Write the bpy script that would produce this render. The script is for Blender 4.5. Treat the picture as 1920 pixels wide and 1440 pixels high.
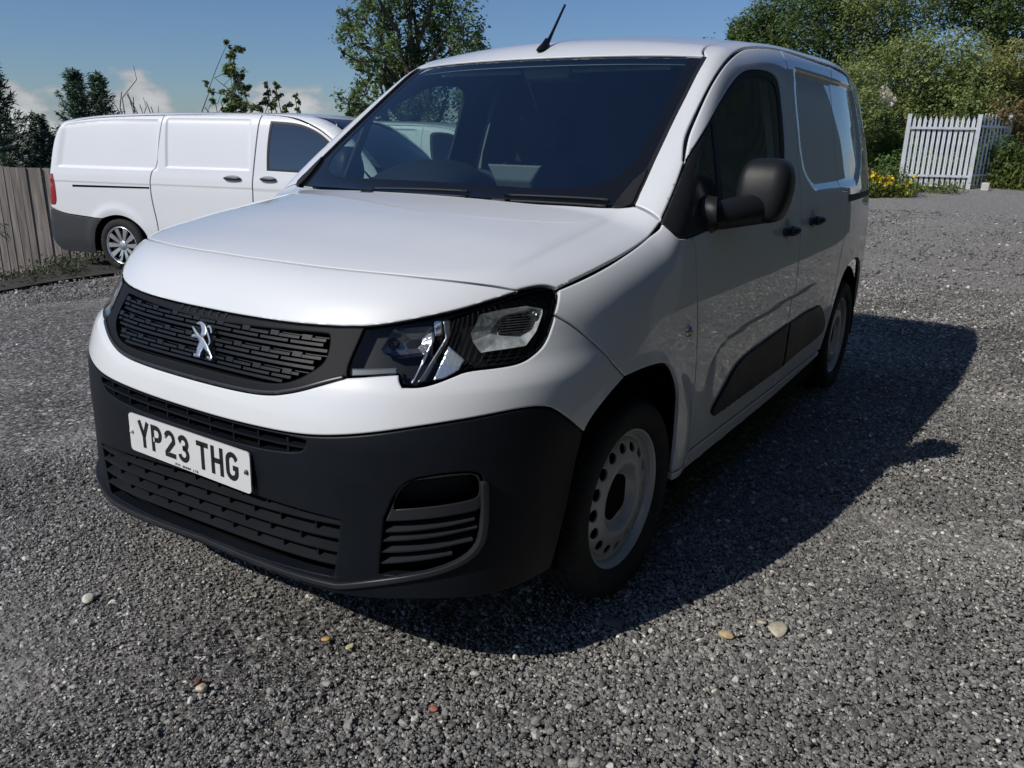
import bpy, math, random
import numpy as np
from mathutils import Vector, Matrix
from mathutils.geometry import delaunay_2d_cdt
random.seed(7)
for _o in list(bpy.data.objects): bpy.data.objects.remove(_o)
SC=bpy.context.scene; COL=SC.collection
# ============ camera, sky, sun, exposure ============================
cam_d=bpy.data.cameras.new('camera'); cam=bpy.data.objects.new('camera',cam_d); COL.objects.link(cam); SC.camera=cam
cam_d.sensor_fit='HORIZONTAL'; cam_d.sensor_width=36.; cam_d.lens=36.*1497.57/1920; cam_d.clip_start=.05; cam_d.clip_end=4000
_yaw,_pit,_rol=math.radians(213.5513),math.radians(-16.8157),math.radians(1.2068)
_f=Vector((math.cos(_yaw)*math.cos(_pit),math.sin(_yaw)*math.cos(_pit),math.sin(_pit))); _r=Vector((math.sin(_yaw),-math.cos(_yaw),0)); _u=_r.cross(_f)
_r2=_r*math.cos(_rol)+_u*math.sin(_rol); _u2=-_r*math.sin(_rol)+_u*math.cos(_rol)
cam.matrix_world=Matrix(((_r2.x,_u2.x,-_f.x,2.0706),(_r2.y,_u2.y,-_f.y,1.8137),(_r2.z,_u2.z,-_f.z,1.3541),(0,0,0,1)))
SUN=Vector((1.08,-.44,1.)).normalized()
sl=bpy.data.lights.new('sun','SUN'); sl.energy=3.3; sl.angle=math.radians(.53); sl.color=(1.,.95,.88)
so=bpy.data.objects.new('sun',sl); COL.objects.link(so); so.rotation_euler=SUN.to_track_quat('Z','Y').to_euler(); so.location=SUN*60
W=bpy.data.worlds.new('World'); SC.world=W; W.use_nodes=True
def build_world():
    nt=W.node_tree; N=nt.nodes; L=nt.links; N.clear()
    def n(t,**k):
        o=N.new(t)
        for a,b in k.items(): setattr(o,a,b)
        return o
    out=n('ShaderNodeOutputWorld'); bg=n('ShaderNodeBackground'); bg.inputs[1].default_value=SKY_STRENGTH
    sky=n('ShaderNodeTexSky',sky_type='NISHITA',sun_disc=False,sun_elevation=math.asin(SUN.z),sun_rotation=math.atan2(SUN.x,SUN.y),altitude=60,air_density=1.0,dust_density=.35,ozone_density=2.6)
    tc=n('ShaderNodeTexCoord'); nz=n('ShaderNodeTexNoise'); nz.inputs['Scale'].default_value=9.; nz.inputs['Detail'].default_value=9; nz.inputs['Roughness'].default_value=.56
    mp=n('ShaderNodeMapping'); mp.inputs['Scale'].default_value=(1,1,2.1); mp.inputs['Location'].default_value=(11.4,5.,.6)
    L.new(tc.outputs['Generated'],mp.inputs[0]); L.new(mp.outputs[0],nz.inputs[0])
    sep=n('ShaderNodeSeparateXYZ'); L.new(tc.outputs['Generated'],sep.inputs[0])
    # cumulus banks lie low over the horizon, all the way round
    hi=n('ShaderNodeMapRange',interpolation_type='SMOOTHSTEP'); L.new(sep.outputs[2],hi.inputs[0])
    for i,v in ((1,.02),(2,.13),(3,.09),(4,-.34)): hi.inputs[i].default_value=v
    add=n('ShaderNodeMath',operation='ADD'); L.new(nz.outputs[0],add.inputs[0]); L.new(hi.outputs[0],add.inputs[1])
    mk=n('ShaderNodeMapRange',interpolation_type='SMOOTHSTEP'); L.new(add.outputs[0],mk.inputs[0])
    for i,v in ((1,.485),(2,.575),(3,0.),(4,.95)): mk.inputs[i].default_value=v
    sh=n('ShaderNodeMapRange'); L.new(add.outputs[0],sh.inputs[0])
    for i,v in ((1,.53),(2,.72),(3,6.5),(4,10.5)): sh.inputs[i].default_value=v
    cc=n('ShaderNodeVectorMath',operation='SCALE'); cc.inputs[0].default_value=(.96,.99,1.03); L.new(sh.outputs[0],cc.inputs[3])
    mx=n('ShaderNodeMix',data_type='RGBA'); tn=n('ShaderNodeVectorMath',operation='MULTIPLY'); tn.inputs[1].default_value=(.77,.95,1.23); L.new(sky.outputs[0],tn.inputs[0]); L.new(mk.outputs[0],mx.inputs[0]); L.new(tn.outputs[0],mx.inputs[6]); L.new(cc.outputs[0],mx.inputs[7])
    L.new(mx.outputs[2],bg.inputs[0]); L.new(bg.outputs[0],out.inputs[0])
SKY_STRENGTH=.065
build_world()
SC.view_settings.view_transform='Standard'; SC.view_settings.look='None'; SC.view_settings.gamma=1.; SC.view_settings.use_curve_mapping=False
SC.view_settings.exposure=0.
SC.cycles.max_bounces=8; SC.cycles.transparent_max_bounces=16; SC.cycles.caustics_reflective=False; SC.cycles.caustics_refractive=False
# ============ materials ==============================================
MATS={}
def nodes_of(m):
    m.use_nodes=True; nt=m.node_tree; return nt,nt.nodes,nt.links,nt.nodes['Principled BSDF']
def mat(name,col,rough=.5,metal=0.,coat=0.,coat_rough=.03,spec=.5,noise=0.,nscale=40.,bump=0.,bscale=200.,emit=None,rvar=0.):
    if name in MATS: return MATS[name]
    m=bpy.data.materials.new(name); nt,N,L,P=nodes_of(m); MATS[name]=m
    P.inputs['Base Color'].default_value=(*col,1); P.inputs['Roughness'].default_value=rough; P.inputs['Metallic'].default_value=metal
    P.inputs['Coat Weight'].default_value=coat; P.inputs['Coat Roughness'].default_value=coat_rough; P.inputs['Specular IOR Level'].default_value=spec
    if noise or bump or rvar:
        tc=N.new('ShaderNodeTexCoord')
        if noise or rvar:
            nz=N.new('ShaderNodeTexNoise'); nz.inputs['Scale'].default_value=nscale; nz.inputs['Detail'].default_value=6; L.new(tc.outputs['Object'],nz.inputs[0])
        if noise:
            mr=N.new('ShaderNodeMapRange'); L.new(nz.outputs[0],mr.inputs[0])
            for i,v in ((1,.25),(2,.75),(3,1-noise),(4,1+noise)): mr.inputs[i].default_value=v
            vm=N.new('ShaderNodeVectorMath'); vm.operation='SCALE'; vm.inputs[0].default_value=col; L.new(mr.outputs[0],vm.inputs[3]); L.new(vm.outputs[0],P.inputs['Base Color'])
        if rvar:
            mr=N.new('ShaderNodeMapRange'); L.new(nz.outputs[0],mr.inputs[0])
            for i,v in ((1,.3),(2,.7),(3,max(rough-rvar,0)),(4,rough+rvar)): mr.inputs[i].default_value=v
            L.new(mr.outputs[0],P.inputs['Roughness'])
        if bump:
            b2=N.new('ShaderNodeTexNoise'); b2.inputs['Scale'].default_value=bscale; b2.inputs['Detail'].default_value=3; L.new(tc.outputs['Object'],b2.inputs[0])
            bp=N.new('ShaderNodeBump'); bp.inputs['Strength'].default_value=bump; bp.inputs['Distance'].default_value=.002; L.new(b2.outputs[0],bp.inputs['Height']); L.new(bp.outputs[0],P.inputs['Normal'])
    if emit: P.inputs['Emission Color'].default_value=(*emit,1); P.inputs['Emission Strength'].default_value=1
    return m
def glass(name,tint,f0=.05,rough=0.):
    """sheet glass: what lies behind shows through a tint, the sky mirrors in it more and more at grazing angles"""
    if name in MATS: return MATS[name]
    m=bpy.data.materials.new(name); m.use_nodes=True; nt=m.node_tree; N=nt.nodes; L=nt.links; N.clear(); MATS[name]=m
    out=N.new('ShaderNodeOutputMaterial'); mix=N.new('ShaderNodeMixShader'); tr=N.new('ShaderNodeBsdfTransparent'); gl=N.new('ShaderNodeBsdfGlossy')
    tr.inputs[0].default_value=(*tint,1); gl.inputs['Roughness'].default_value=rough
    lw=N.new('ShaderNodeLayerWeight'); pw=N.new('ShaderNodeMath'); pw.operation='POWER'; pw.inputs[1].default_value=5.; lw.inputs[0].default_value=.5
    L.new(lw.outputs['Facing'],pw.inputs[0]); mr=N.new('ShaderNodeMapRange'); mr.inputs[3].default_value=f0; mr.inputs[4].default_value=1.; L.new(pw.outputs[0],mr.inputs[0])
    L.new(mr.outputs[0],mix.inputs[0]); L.new(tr.outputs[0],mix.inputs[1]); L.new(gl.outputs[0],mix.inputs[2]); L.new(mix.outputs[0],out.inputs[0])
    return m
M_PAINT=mat('white_paint',(.80,.82,.83),.42,coat=1.,coat_rough=.015,noise=.03,nscale=2.2)
M_BLACK=mat('textured_black_plastic',(.0062,.0085,.0125),.45,spec=.24,bump=.15,bscale=900,noise=.15,nscale=6.,rvar=.06)
M_GLOSSB=mat('gloss_black',(.008,.009,.011),.12)
M_DARK=mat('shadow_black',(.006,.006,.006),.8,spec=.1)
M_RUBBER=mat('tyre_rubber',(.028,.028,.029),.75,spec=.25,noise=.3,nscale=25.,bump=.3,bscale=300)
M_STEEL=mat('silver_wheel_paint',(.50,.51,.52),.40,metal=.25,noise=.08,nscale=14.)
M_CHROME=mat('chrome',(.72,.74,.77),.10,metal=1.)
M_SATIN=mat('satin_chrome',(.42,.44,.47),.28,metal=.9)
M_SEAL=mat('rubber_seal',(.010,.010,.011),.6)
M_WS=glass('windscreen_glass',(.68,.82,.82),.22)
M_SIDEG=glass('side_window_glass',(.55,.68,.63),.10)
M_LENS=glass('clear_lens',(.93,.95,.96),.03)
# ============ mesh helpers ===========================================
def link(name,me,m,parent=None,label=None):
    o=bpy.data.objects.new(name,me); COL.objects.link(o)
    if m is not None and not me.materials: me.materials.append(m)
    if parent is not None: o.parent=parent
    if label: o['label']=label
    return o
def mesh(name,V,Fc,m=None,parent=None,smooth=True,normals=None,label=None):
    me=bpy.data.meshes.new(name); me.from_pydata([tuple(map(float,v)) for v in V],[],[tuple(map(int,f)) for f in Fc]); me.update()
    if smooth: me.shade_smooth()
    if normals is not None: me.normals_split_custom_set_from_vertices([tuple(map(float,x)) for x in normals])
    return link(name,me,m,parent,label)
def thing(name,label,cat,loc=(0,0,0),rz=0.,group=None,sc=1.):
    o=bpy.data.objects.new(name,None); COL.objects.link(o); o.location=loc; o.rotation_euler=(0,0,rz); o.scale=(sc,)*3; o.empty_display_size=.2
    o['label']=label; o['category']=cat
    if group: o['group']=group
    return o
def tag(o,label,cat,group=None):
    o['label']=label; o['category']=cat
    if group: o['group']=group
    return o
def mirrored(o,parent=None):
    c=o.copy(); COL.objects.link(c); c.scale.y*=-1; c.location.y*=-1
    if parent: c.parent=parent
    for ch in o.children:
        k=ch.copy(); COL.objects.link(k); k.parent=c
    return c
def boxv(x0,x1,y0,y1,z0,z1):
    V=[(x,y,z) for x in (x0,x1) for y in (y0,y1) for z in (z0,z1)]
    return V,[(0,1,3,2),(4,6,7,5),(0,4,5,1),(2,3,7,6),(0,2,6,4),(1,5,7,3)]
def add_bevel(o,w=.004,seg=2):
    md=o.modifiers.new('edge','BEVEL'); md.width=w; md.segments=seg; md.limit_method='ANGLE'; return o
def box(name,x0,x1,y0,y1,z0,z1,m,parent=None,bev=0.,smooth=False):
    V,Fc=boxv(x0,x1,y0,y1,z0,z1); o=mesh(name,V,Fc,m,parent,smooth)
    if bev: add_bevel(o,bev)
    return o
def tube(path,rad,n=10,cap=True):
    """verts, faces of a round tube along a polyline; rad a number or one per point"""
    P=np.array(path,float); k=len(P); R=np.broadcast_to(np.array(rad,float),(k,)); T=np.gradient(P,axis=0); T/=np.linalg.norm(T,axis=1)[:,None]+1e-12
    up=np.array([0,0,1.]) if abs(T[0,2])<.9 else np.array([1.,0,0]); V=[];Fc=[]
    for i in range(k):
        a=np.cross(T[i],up); a/=np.linalg.norm(a)+1e-12; b=np.cross(T[i],a); up=np.cross(a,T[i]) if np.linalg.norm(np.cross(a,T[i]))>0 else up
        for j in range(n):
            t=2*math.pi*j/n; V.append(P[i]+R[i]*(a*math.cos(t)+b*math.sin(t)))
    for i in range(k-1):
        for j in range(n):
            j2=(j+1)%n; Fc.append((i*n+j,i*n+j2,(i+1)*n+j2,(i+1)*n+j))
    if cap: Fc.append(tuple(range(n))); Fc.append(tuple((k-1)*n+j for j in reversed(range(n))))
    return V,Fc
def lathe(prof,n=96,fr=None):
    """profile (r,w) turned round the y axis (w along +y)"""
    V=[];Fc=[];k=len(prof)
    for j in range(n):
        t=2*math.pi*j/n
        for i,(r,w) in enumerate(prof):
            q=r if fr is None else fr(i,j,r); V.append((q*math.cos(t),w,q*math.sin(t)))
    for j in range(n):
        j2=(j+1)%n
        for i in range(k-1): Fc.append((j*k+i,j*k+i+1,j2*k+i+1,j2*k+i))
    return V,Fc
def merge(parts):
    V=[];Fc=[]
    for v,f in parts:
        b=len(V); V+=list(v); Fc+=[tuple(i+b for i in q) for q in f]
    return V,Fc

# ---- shape helpers -------------------------------------------------
def spl(xs, ys):
    """C1 monotone-ish cubic through the points (Fritsch-Carlson tangents)"""
    xs=np.array(xs,float); ys=np.array(ys,float); h=np.diff(xs); d=np.diff(ys)/h
    m=np.empty(len(xs)); m[0]=d[0]; m[-1]=d[-1]
    for i in range(1,len(xs)-1):
        m[i]=0. if d[i-1]*d[i]<=0 else (h[i-1]+h[i])*3/((2*h[i]+h[i-1])/d[i-1]+(h[i]+2*h[i-1])/d[i])
    def f0(x):
        i=np.clip(np.searchsorted(xs,x)-1,0,len(xs)-2); t=(x-xs[i])/h[i]; t2=t*t; t3=t2*t
        return (2*t3-3*t2+1)*ys[i]+(t3-2*t2+t)*h[i]*m[i]+(-2*t3+3*t2)*ys[i+1]+(t3-t2)*h[i]*m[i+1]
    tx=np.linspace(xs[0],xs[-1],3000); ty=f0(tx)
    tx=np.concatenate([[xs[0]-5],tx,[xs[-1]+5]]); ty=np.concatenate([[ys[0]-5*m[0]],ty,[ys[-1]+5*m[-1]]])
    def f(x): return np.interp(x,tx,ty)
    return f
def smax(a,b,k):
    h=np.maximum(k-np.abs(a-b),0)/k
    return np.maximum(a,b)+h*h*k*.25
def smin(a,b,k): return -smax(-a,-b,k)
def sstep(a,b,x):
    t=np.clip((x-a)/(b-a),0,1); return t*t*(3-2*t)
# ---- the small van's body as one smooth solid (x forward, y left, z up, metres)
XF=spl([.10,.17,.21,.26,.32,.42,.52,.60,.66,.71,.76,.82,.88,.94,1.0,1.1],
       [.74,.82,.85,.868,.876,.882,.888,.893,.893,.887,.874,.853,.828,.805,.785,.75])
BW=spl([.15,.25,.36,.52,.72,.88,1.0,1.08,1.16,1.27,1.45,1.60,1.70,1.80],
       [.855,.878,.893,.906,.913,.911,.904,.895,.880,.850,.793,.742,.708,.675])
BON=spl([-.4,-.05,.2,.45,.6,.7,.76,.80,.84],[1.215,1.178,1.142,1.098,1.062,1.026,.994,.960,.915])
WS=spl([-1.0,-.78,-.4,-.07,.1],[1.825,1.685,1.425,1.185,1.055])
RF=spl([-3.6,-3.45,-3.3,-3.0,-2.4,-1.8,-1.3,-1.0,-.77,-.5],[1.735,1.77,1.79,1.812,1.834,1.831,1.804,1.760,1.706,1.645])
REAR=spl([.2,.35,.5,.7,1.0,1.3,1.6,1.8],[-3.44,-3.50,-3.51,-3.49,-3.48,-3.46,-3.42,-3.36])
BW2=spl([1.08,1.27,1.45,1.6,1.75],[0,.012,.032,.046,.056])
RECF=spl([1.1,1.179,1.269,1.386,1.513,1.7],[-1.98,-1.80,-1.648,-1.612,-1.615,-1.67])
RECR=spl([1.1,1.22,1.30,1.40,1.5,1.6,1.7],[-2.55,-2.80,-2.95,-3.03,-3.05,-3.02,-2.95])
SWEEP=spl([-1.9,-1.4,-.9,-.74,-.62,-.52],[.738,.725,.708,.700,.675,.62])
X0=-.1; NPZ=spl([.2,.35,.55,.72,.79,.86,.92,1.1],[4.6,4.0,3.5,3.3,3.2,2.8,2.68,2.75])
def arch(x,z,cx,r):                       # raised lip round a wheel opening
    d=np.hypot(x-cx,z-.33)
    return .014*np.exp(-((d-r-.01)/.05)**2)*sstep(.15,.35,z)
def side(x,z):
    b=BW(z)+BW2(np.clip(z,1.08,1.8))*sstep(-.55,-1.5,x)
    b=b-.028*sstep(-2.2,-3.5,x)**1.3-.012*sstep(-2.6,-3.5,x)*sstep(.9,1.3,z)-.025*sstep(-2.5,-3.5,x)*sstep(1.2,1.6,z)-.02*sstep(-2.7,-3.5,x)
    # blank window recess of the load bay, sweep pressed above the rub strips
    xf=RECF(z); xr=RECR(z)
    b=b-.017*sstep(xf+.030,xf-.055,x)*sstep(xr-.025,xr+.03,x)*sstep(1.688,1.664,z)*sstep(1.165,1.205,z)
    zg=SWEEP(x); fx=sstep(-.50,-.62,x)*sstep(-1.98,-1.80,x)
    b=b-.010*fx*sstep(zg+.010,zg-.014,z)*sstep(.40,.60,z)
    b=b+arch(x,z,0,.365)+arch(x,z,-2.785,.365)
    return b
def ztop(x,y):
    ay=np.abs(y)
    bon=BON(x+.10*y*y)-.03*y*y-.11*y**4*sstep(.9,.3,x)*sstep(-.6,.1,x)-.02*y*y*sstep(.4,.8,x)
    bon=bon+.006*sstep(.716,.690,ay)*sstep(.50,.25,x)   # pressed crease down each side of the bonnet
    ws=WS(x+.20*y*y)-.02*y*y
    rf=RF(x)-.11*y*y+.05*y*y*sstep(-1.6,-3.2,x)
    return smax(bon, smin(ws,rf,.05),.035)
def F_small(P):
    x,y,z=P[...,0],np.abs(P[...,1]),P[...,2]
    b=side(x,z); a=XF(z)-X0
    u=np.maximum((x-X0)/a,0)
    NP=NPZ(z)
    A=((u**NP+(y/b)**NP)**(1/NP)-1)*.9
    zt=ztop(x,y)
    T=(z-zt)*.8
    k=.05+.05*sstep(-.5,.0,x)+.02*sstep(-.6,-1.2,x)
    f=smax(A,T,k)
    R=REAR(z)-x
    return smax(f,R,.30-.23*sstep(1.0,1.65,z))
CUR=[F_small]
def F(P): return CUR[0](P)
def grad(P,e=1e-4):
    g=np.stack([F(P+np.eye(3)[i]*e)-F(P-np.eye(3)[i]*e) for i in range(3)],-1)
    return g/np.maximum(np.linalg.norm(g,axis=-1,keepdims=True),1e-9)
def shoot(O,D,t0,t1,off=0.,n=18,first=False):
    """distance along rays O+tD where the body surface (offset by off) is crossed (outermost when coming from inside)"""
    ts=np.linspace(0,1,n); t0=np.broadcast_to(t0,O.shape[:-1]); t1=np.broadcast_to(t1,O.shape[:-1])
    T=t0[...,None]+(t1-t0)[...,None]*ts
    V=F(O[...,None,:]+T[...,None]*D[...,None,:])-off
    if first: # coming from outside: first sample inside
        ins=V<0; i=np.argmax(ins,-1); ok=ins.any(-1); i=np.maximum(i,1)
        lo=np.take_along_axis(T,(i-1)[...,None],-1)[...,0]; hi=np.take_along_axis(T,i[...,None],-1)[...,0]
        for _ in range(30):
            m=(lo+hi)/2; v=F(O+m[...,None]*D)-off; lo=np.where(v>=0,m,lo); hi=np.where(v>=0,hi,m)
        return np.where(ok,(lo+hi)/2,np.nan)
    ins=V<0; i=n-1-np.argmax(ins[...,::-1],-1); i=np.minimum(i,n-2)
    lo=np.take_along_axis(T,i[...,None],-1)[...,0]; hi=np.take_along_axis(T,(i+1)[...,None],-1)[...,0]
    for _ in range(16):
        m=(lo+hi)/2; v=F(O+m[...,None]*D)-off; lo=np.where(v<0,m,lo); hi=np.where(v<0,hi,m)
    return (lo+hi)/2
D={
'nose_seam':[(661,-60,1041),(660,84,1042),(649,276,1040),(623,432,1039),(585,569,1035),(535,667,1026),(479,739,1014),(460,757,1010)],
'nose_low':[(720,-538,909),(793,-140,920),(795,114,919),(786,246,920),(772,339,921),(747,440,925),(735,471,928),(724,499,929),(696,552,938),(647,620,954),(583,686,973),(516,732,994),(470,755,1005),(445,764,1012),(387,790,1018),(367,804,1014),(367,815,1000)],
'head':[(725,500,927),(697,552,936),(648,621,952),(584,687,971),(517,733,991),(447,765,1010),(389,791,1016),(368,805,1012),(372,820,990),(404,829,940),(436,829,888),(471,821,864),(514,806,848),(564,779,844),(629,731,842),(661,711,831),(698,687,818),(723,663,811),(745,632,811),(741,621,822),(733,613,836),(758,575,832),(795,506,823),(781,495,845),(758,496,878)],
'frame_bot':[(795,506,823),(820,459,805),(849,387,777),(863,323,760),(873,223,752),(877,43,751)],
'frame_left':[(875,-170,752),(870,-264,757),(861,-303,771),(840,-338,809),(780,-430,875)],
'grille_in':[(810,59,894),(798,232,901),(766,409,908),(764,422,904),(787,434,862),(805,426,839),(837,377,804),(851,333,789),(861,239,783),(865,99,784)],
'grille_inL':[(864,-182,783),(855,-249,795),(800,-376,863),(760,-451,897)],
'split':[(874,-394,673),(891,-173,674),(892,91,672),(888,260,676),(872,405,680),(853,486,688),(817,578,703),(740,694,728),(600,806,744),(525,843,745),(483,859,738),(455,868,727),(409,882,693),(342,895,638)],
'intake_low':[(867,-443,653),(882,-344,629),(893,-110,623),(893,84,618),(888,282,622),(874,404,634),(870,426,654),(867,431,680)],
'lower':[(880,-290,464),(883,245,483),(866,435,481),(849,513,477),(855,490,326),(856,484,317)],
'lip':[(853,492,297),(850,512,301),(813,626,338),(711,758,373),(659,794,411),(645,799,479),(645,795,581)],
'bot':[(848,509,271),(783,683,292),(693,777,283),(552,841,269),(438,867,275)],
'fog':[(784,658,594),(726,729,610),(664,781,609),(646,794,589),(655,790,522),(807,624,498)],
'arch':[(342,895,637),(305,899,676),(228,907,718),(142,913,742),(43,918,750),(-85,920,738),(-152,921,715),(-186,925,673),(-227,923,608),(-262,912,527),(-296,900,409),(-306,890,317)],
'rarch':[(-2286,889,329),(-2328,900,428),(-2380,908,565),(-2443,911,663),(-2533,911,724),(-2690,909,762),(-2919,897,761),(-3110,882,721),(-3225,873,659)],
'fend_bump':[(402,827,949),(356,853,919),(302,877,874),(238,899,820),(222,903,801),(152,912,747)],
'bon_fend':[(361,813,1006),(240,835,1032),(156,843,1047),(117,838,1058),(-7,839,1082),(-86,837,1101),(-148,837,1118),(-174,841,1135)],
'bon_pil':[(-177,841,1136),(-181,807,1157),(-187,771,1172),(-188,746,1179),(-185,735,1179)],
'bon_rear':[(-42,168,1176),(-58,430,1168),(-110,568,1163),(-143,670,1163),(-181,737,1176)],
'ws_right':[(-858,669,1660),(-736,676,1585),(-541,696,1447),(-389,713,1334),(-284,727,1255),(-185,735,1179)],
'ws_top':[(-817,-635,1645),(-767,-369,1655),(-756,-30,1668),(-782,322,1668),(-858,669,1660)],
'doorF':[(-298,894,1087),(-326,897,1065),(-332,905,987),(-356,911,865),(-372,913,772),(-397,910,609),(-418,904,438),(-433,894,335)],
'Bseam':[(-1534,732,1744),(-1535,756,1707),(-1544,771,1665),(-1572,803,1543),(-1537,845,1353),(-1545,864,1258),(-1549,904,999),(-1543,910,905),(-1536,913,768),(-1519,910,612),(-1487,898,412),(-1469,889,327)],
'doorTop':[(-389,812,1305),(-451,784,1361),(-513,768,1409),(-665,753,1513),(-793,741,1591),(-937,730,1660),(-1096,717,1708),(-1223,721,1726),(-1397,728,1739),(-1534,732,1744)],
'win':[(-177,839,1138),(-388,818,1300),(-468,812,1352),(-699,787,1475),(-858,768,1555),(-965,760,1603),(-1067,759,1631),(-1226,767,1643),(-1341,775,1637),(-1398,783,1612),(-1391,808,1516),(-1378,838,1383),(-1359,854,1304)],
'winLow':[(-175,844,1133),(-200,887,1094),(-272,894,1089),(-347,893,1092),(-575,891,1108)],
'Sseam':[(-2416,743,1745),(-2382,768,1672),(-2336,820,1470),(-2286,877,1201),(-2464,883,1164),(-2440,898,1048),(-2406,910,895),(-2353,912,795)],
'recess':[(-1680,768,1673),(-2018,765,1685),(-2389,765,1683),(-2765,752,1678),(-2932,751,1620),(-3074,769,1490),(-2953,816,1360),(-2740,857,1253),(-2623,869,1217)],
'recess2':[(-1670,773,1656),(-1607,810,1513),(-1609,839,1386),(-1648,862,1269),(-1804,881,1179)],
'rail':[(-2461,887,1135),(-3201,847,1130),(-2477,892,1091),(-3196,853,1095)],
'handles':[(-1333,902,1022),(-1742,900,1038),(-294,912,796)],
'sill':[(-317,889,298),(-2261,890,331),(-433,894,335)],
'rub':[(-619,901,449),(-707,904,493),(-857,908,567),(-1029,909,583),(-1515,910,605)],
'rubR':[(-1541,910,603),(-2024,911,619),(-2182,907,537),(-2238,904,479),(-2199,901,445),(-1690,900,430)],
'rubB':[(-656,898,414),(-686,898,410),(-1122,898,412),(-1487,898,412)],
'ditch':[(-848,601,1667),(-915,594,1697),(-1073,581,1736)],
'main_reflector':[(576,694,916),(539,695,964),(497,724,973),(444,757,978),(408,785,967),(442,792,915),(475,786,885),(560,731,880),(572,723,878)],
'dip_reflector':[(711,540,881),(671,550,931),(621,624,939),(633,637,907),(661,631,874),(700,578,868)],
'claw_top':[(629,632,949),(617,647,951),(628,657,920),(640,644,917)],
'claw':[(616,648,951),(604,660,953),(615,672,920),(699,662,825),(711,648,823),(626,664,914)],
'claw_thin':[(647,641,910),(644,646,908),(718,643,820),(721,638,821)],
'indicator':[(624,672,896),(610,710,865),(629,707,846),(663,689,831),(681,672,829)],
'drl':[(771,500,843),(720,595,850),(728,602,837),(780,508,828)],
'lion_head':[(826,-5,878),(822,-1,884),(821,9,888),(822,23,885),(825,35,880),(828,42,873),(832,45,867),(836,48,858),(839,38,852),(838,26,854),(833,26,864),(829,20,872),(825,10,879)],
'lion_body':[(829,-22,871),(829,-16,872),(837,23,856),(839,36,853),(847,63,838),(853,80,826),(859,95,813),(862,95,807),(863,90,804),(861,75,808),(860,72,812),(859,86,814),(856,76,819),(852,53,828),(853,51,826),(857,47,817),(863,48,805),(863,21,805),(860,20,812),(859,30,813),(854,27,824),(846,28,840),(843,21,845),(842,11,849),(837,-2,857)],
'lion_arm':[(842,-13,847),(839,-12,853),(838,2,855),(842,13,848),(842,-2,848)],
'lion_tail':[(848,67,837),(843,71,844),(838,60,855),(833,49,864),(829,41,871)],
'lion_tail2':[(826,41,878),(824,47,880),(826,54,877),(832,64,866)],
'plate':[(893,-267,603),(894,257,601),(888,254,493),(887,-273,495)],
'intake_bar':[(875,-400,642),(893,-106,648),(893,87,646),(887,284,648),(872,412,655)],
'slat1':[(852,-505,423),(881,-235,436),(884,110,451),(877,338,466),(849,513,465)],
'slat2':[(855,-490,388),(879,-245,400),(882,102,413),(876,333,427),(850,512,429)],
'slat3':[(857,-478,351),(877,-256,358),(879,93,370),(875,328,387),(852,506,392)],
'slat4':[(874,323,351),(854,496,352)],
'fogslat1':[(808,624,470),(776,677,476),(702,757,488)],
'fogslat2':[(812,619,438),(775,681,446),(661,790,462)],
'fogslat3':[(816,613,408),(777,681,416),(671,785,431)],
'fogslat4':[(820,607,377),(771,692,392)],
'pocket':[(803,631,502),(790,650,580),(782,662,594),(668,778,605),(652,790,591),(655,790,532),(668,781,524),(791,649,516)],
'divider':[(-673,786,1473),(-568,863,1225)],
'glass':[(-467,812,1352),(-633,794,1445),(-705,789,1468),(-893,772,1548),(-1017,764,1600),(-1154,769,1619),(-1265,776,1617),(-1308,785,1592),(-1310,806,1512),(-1258,851,1309)],
'cowl_piece':[(-167,686,1177),(-301,714,1270),(-286,732,1255),(-186,739,1179)],
'antenna':[(-795,-19,1689),(-801,22,1692),(-895,-19,1733)],
'groove':[(-520,911,623),(-579,913,678),(-735,913,707),(-886,913,706),(-1854,913,735)],
'groove2':[(-615,909,582),(-674,911,639),(-869,912,668),(-1468,913,692)],
'badge_text':[(800,-111,910),(801,83,911)],
'bonnet_crease':[(451,-431,1085)],
'bonnet_crease2':[(-138,688,1155),(87,703,1110),(418,694,1057)],
'ruby':[(-310,894,1086)],
'reflector_core':[(530,716,920),(496,720,955),(475,729,963),(430,754,968),(407,773,960),(436,779,921),(467,767,907),(499,743,912)],
'dip_core':[(678,548,902),(651,566,925),(616,616,929),(626,626,907),(649,614,886),(679,574,880)],
}
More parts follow.
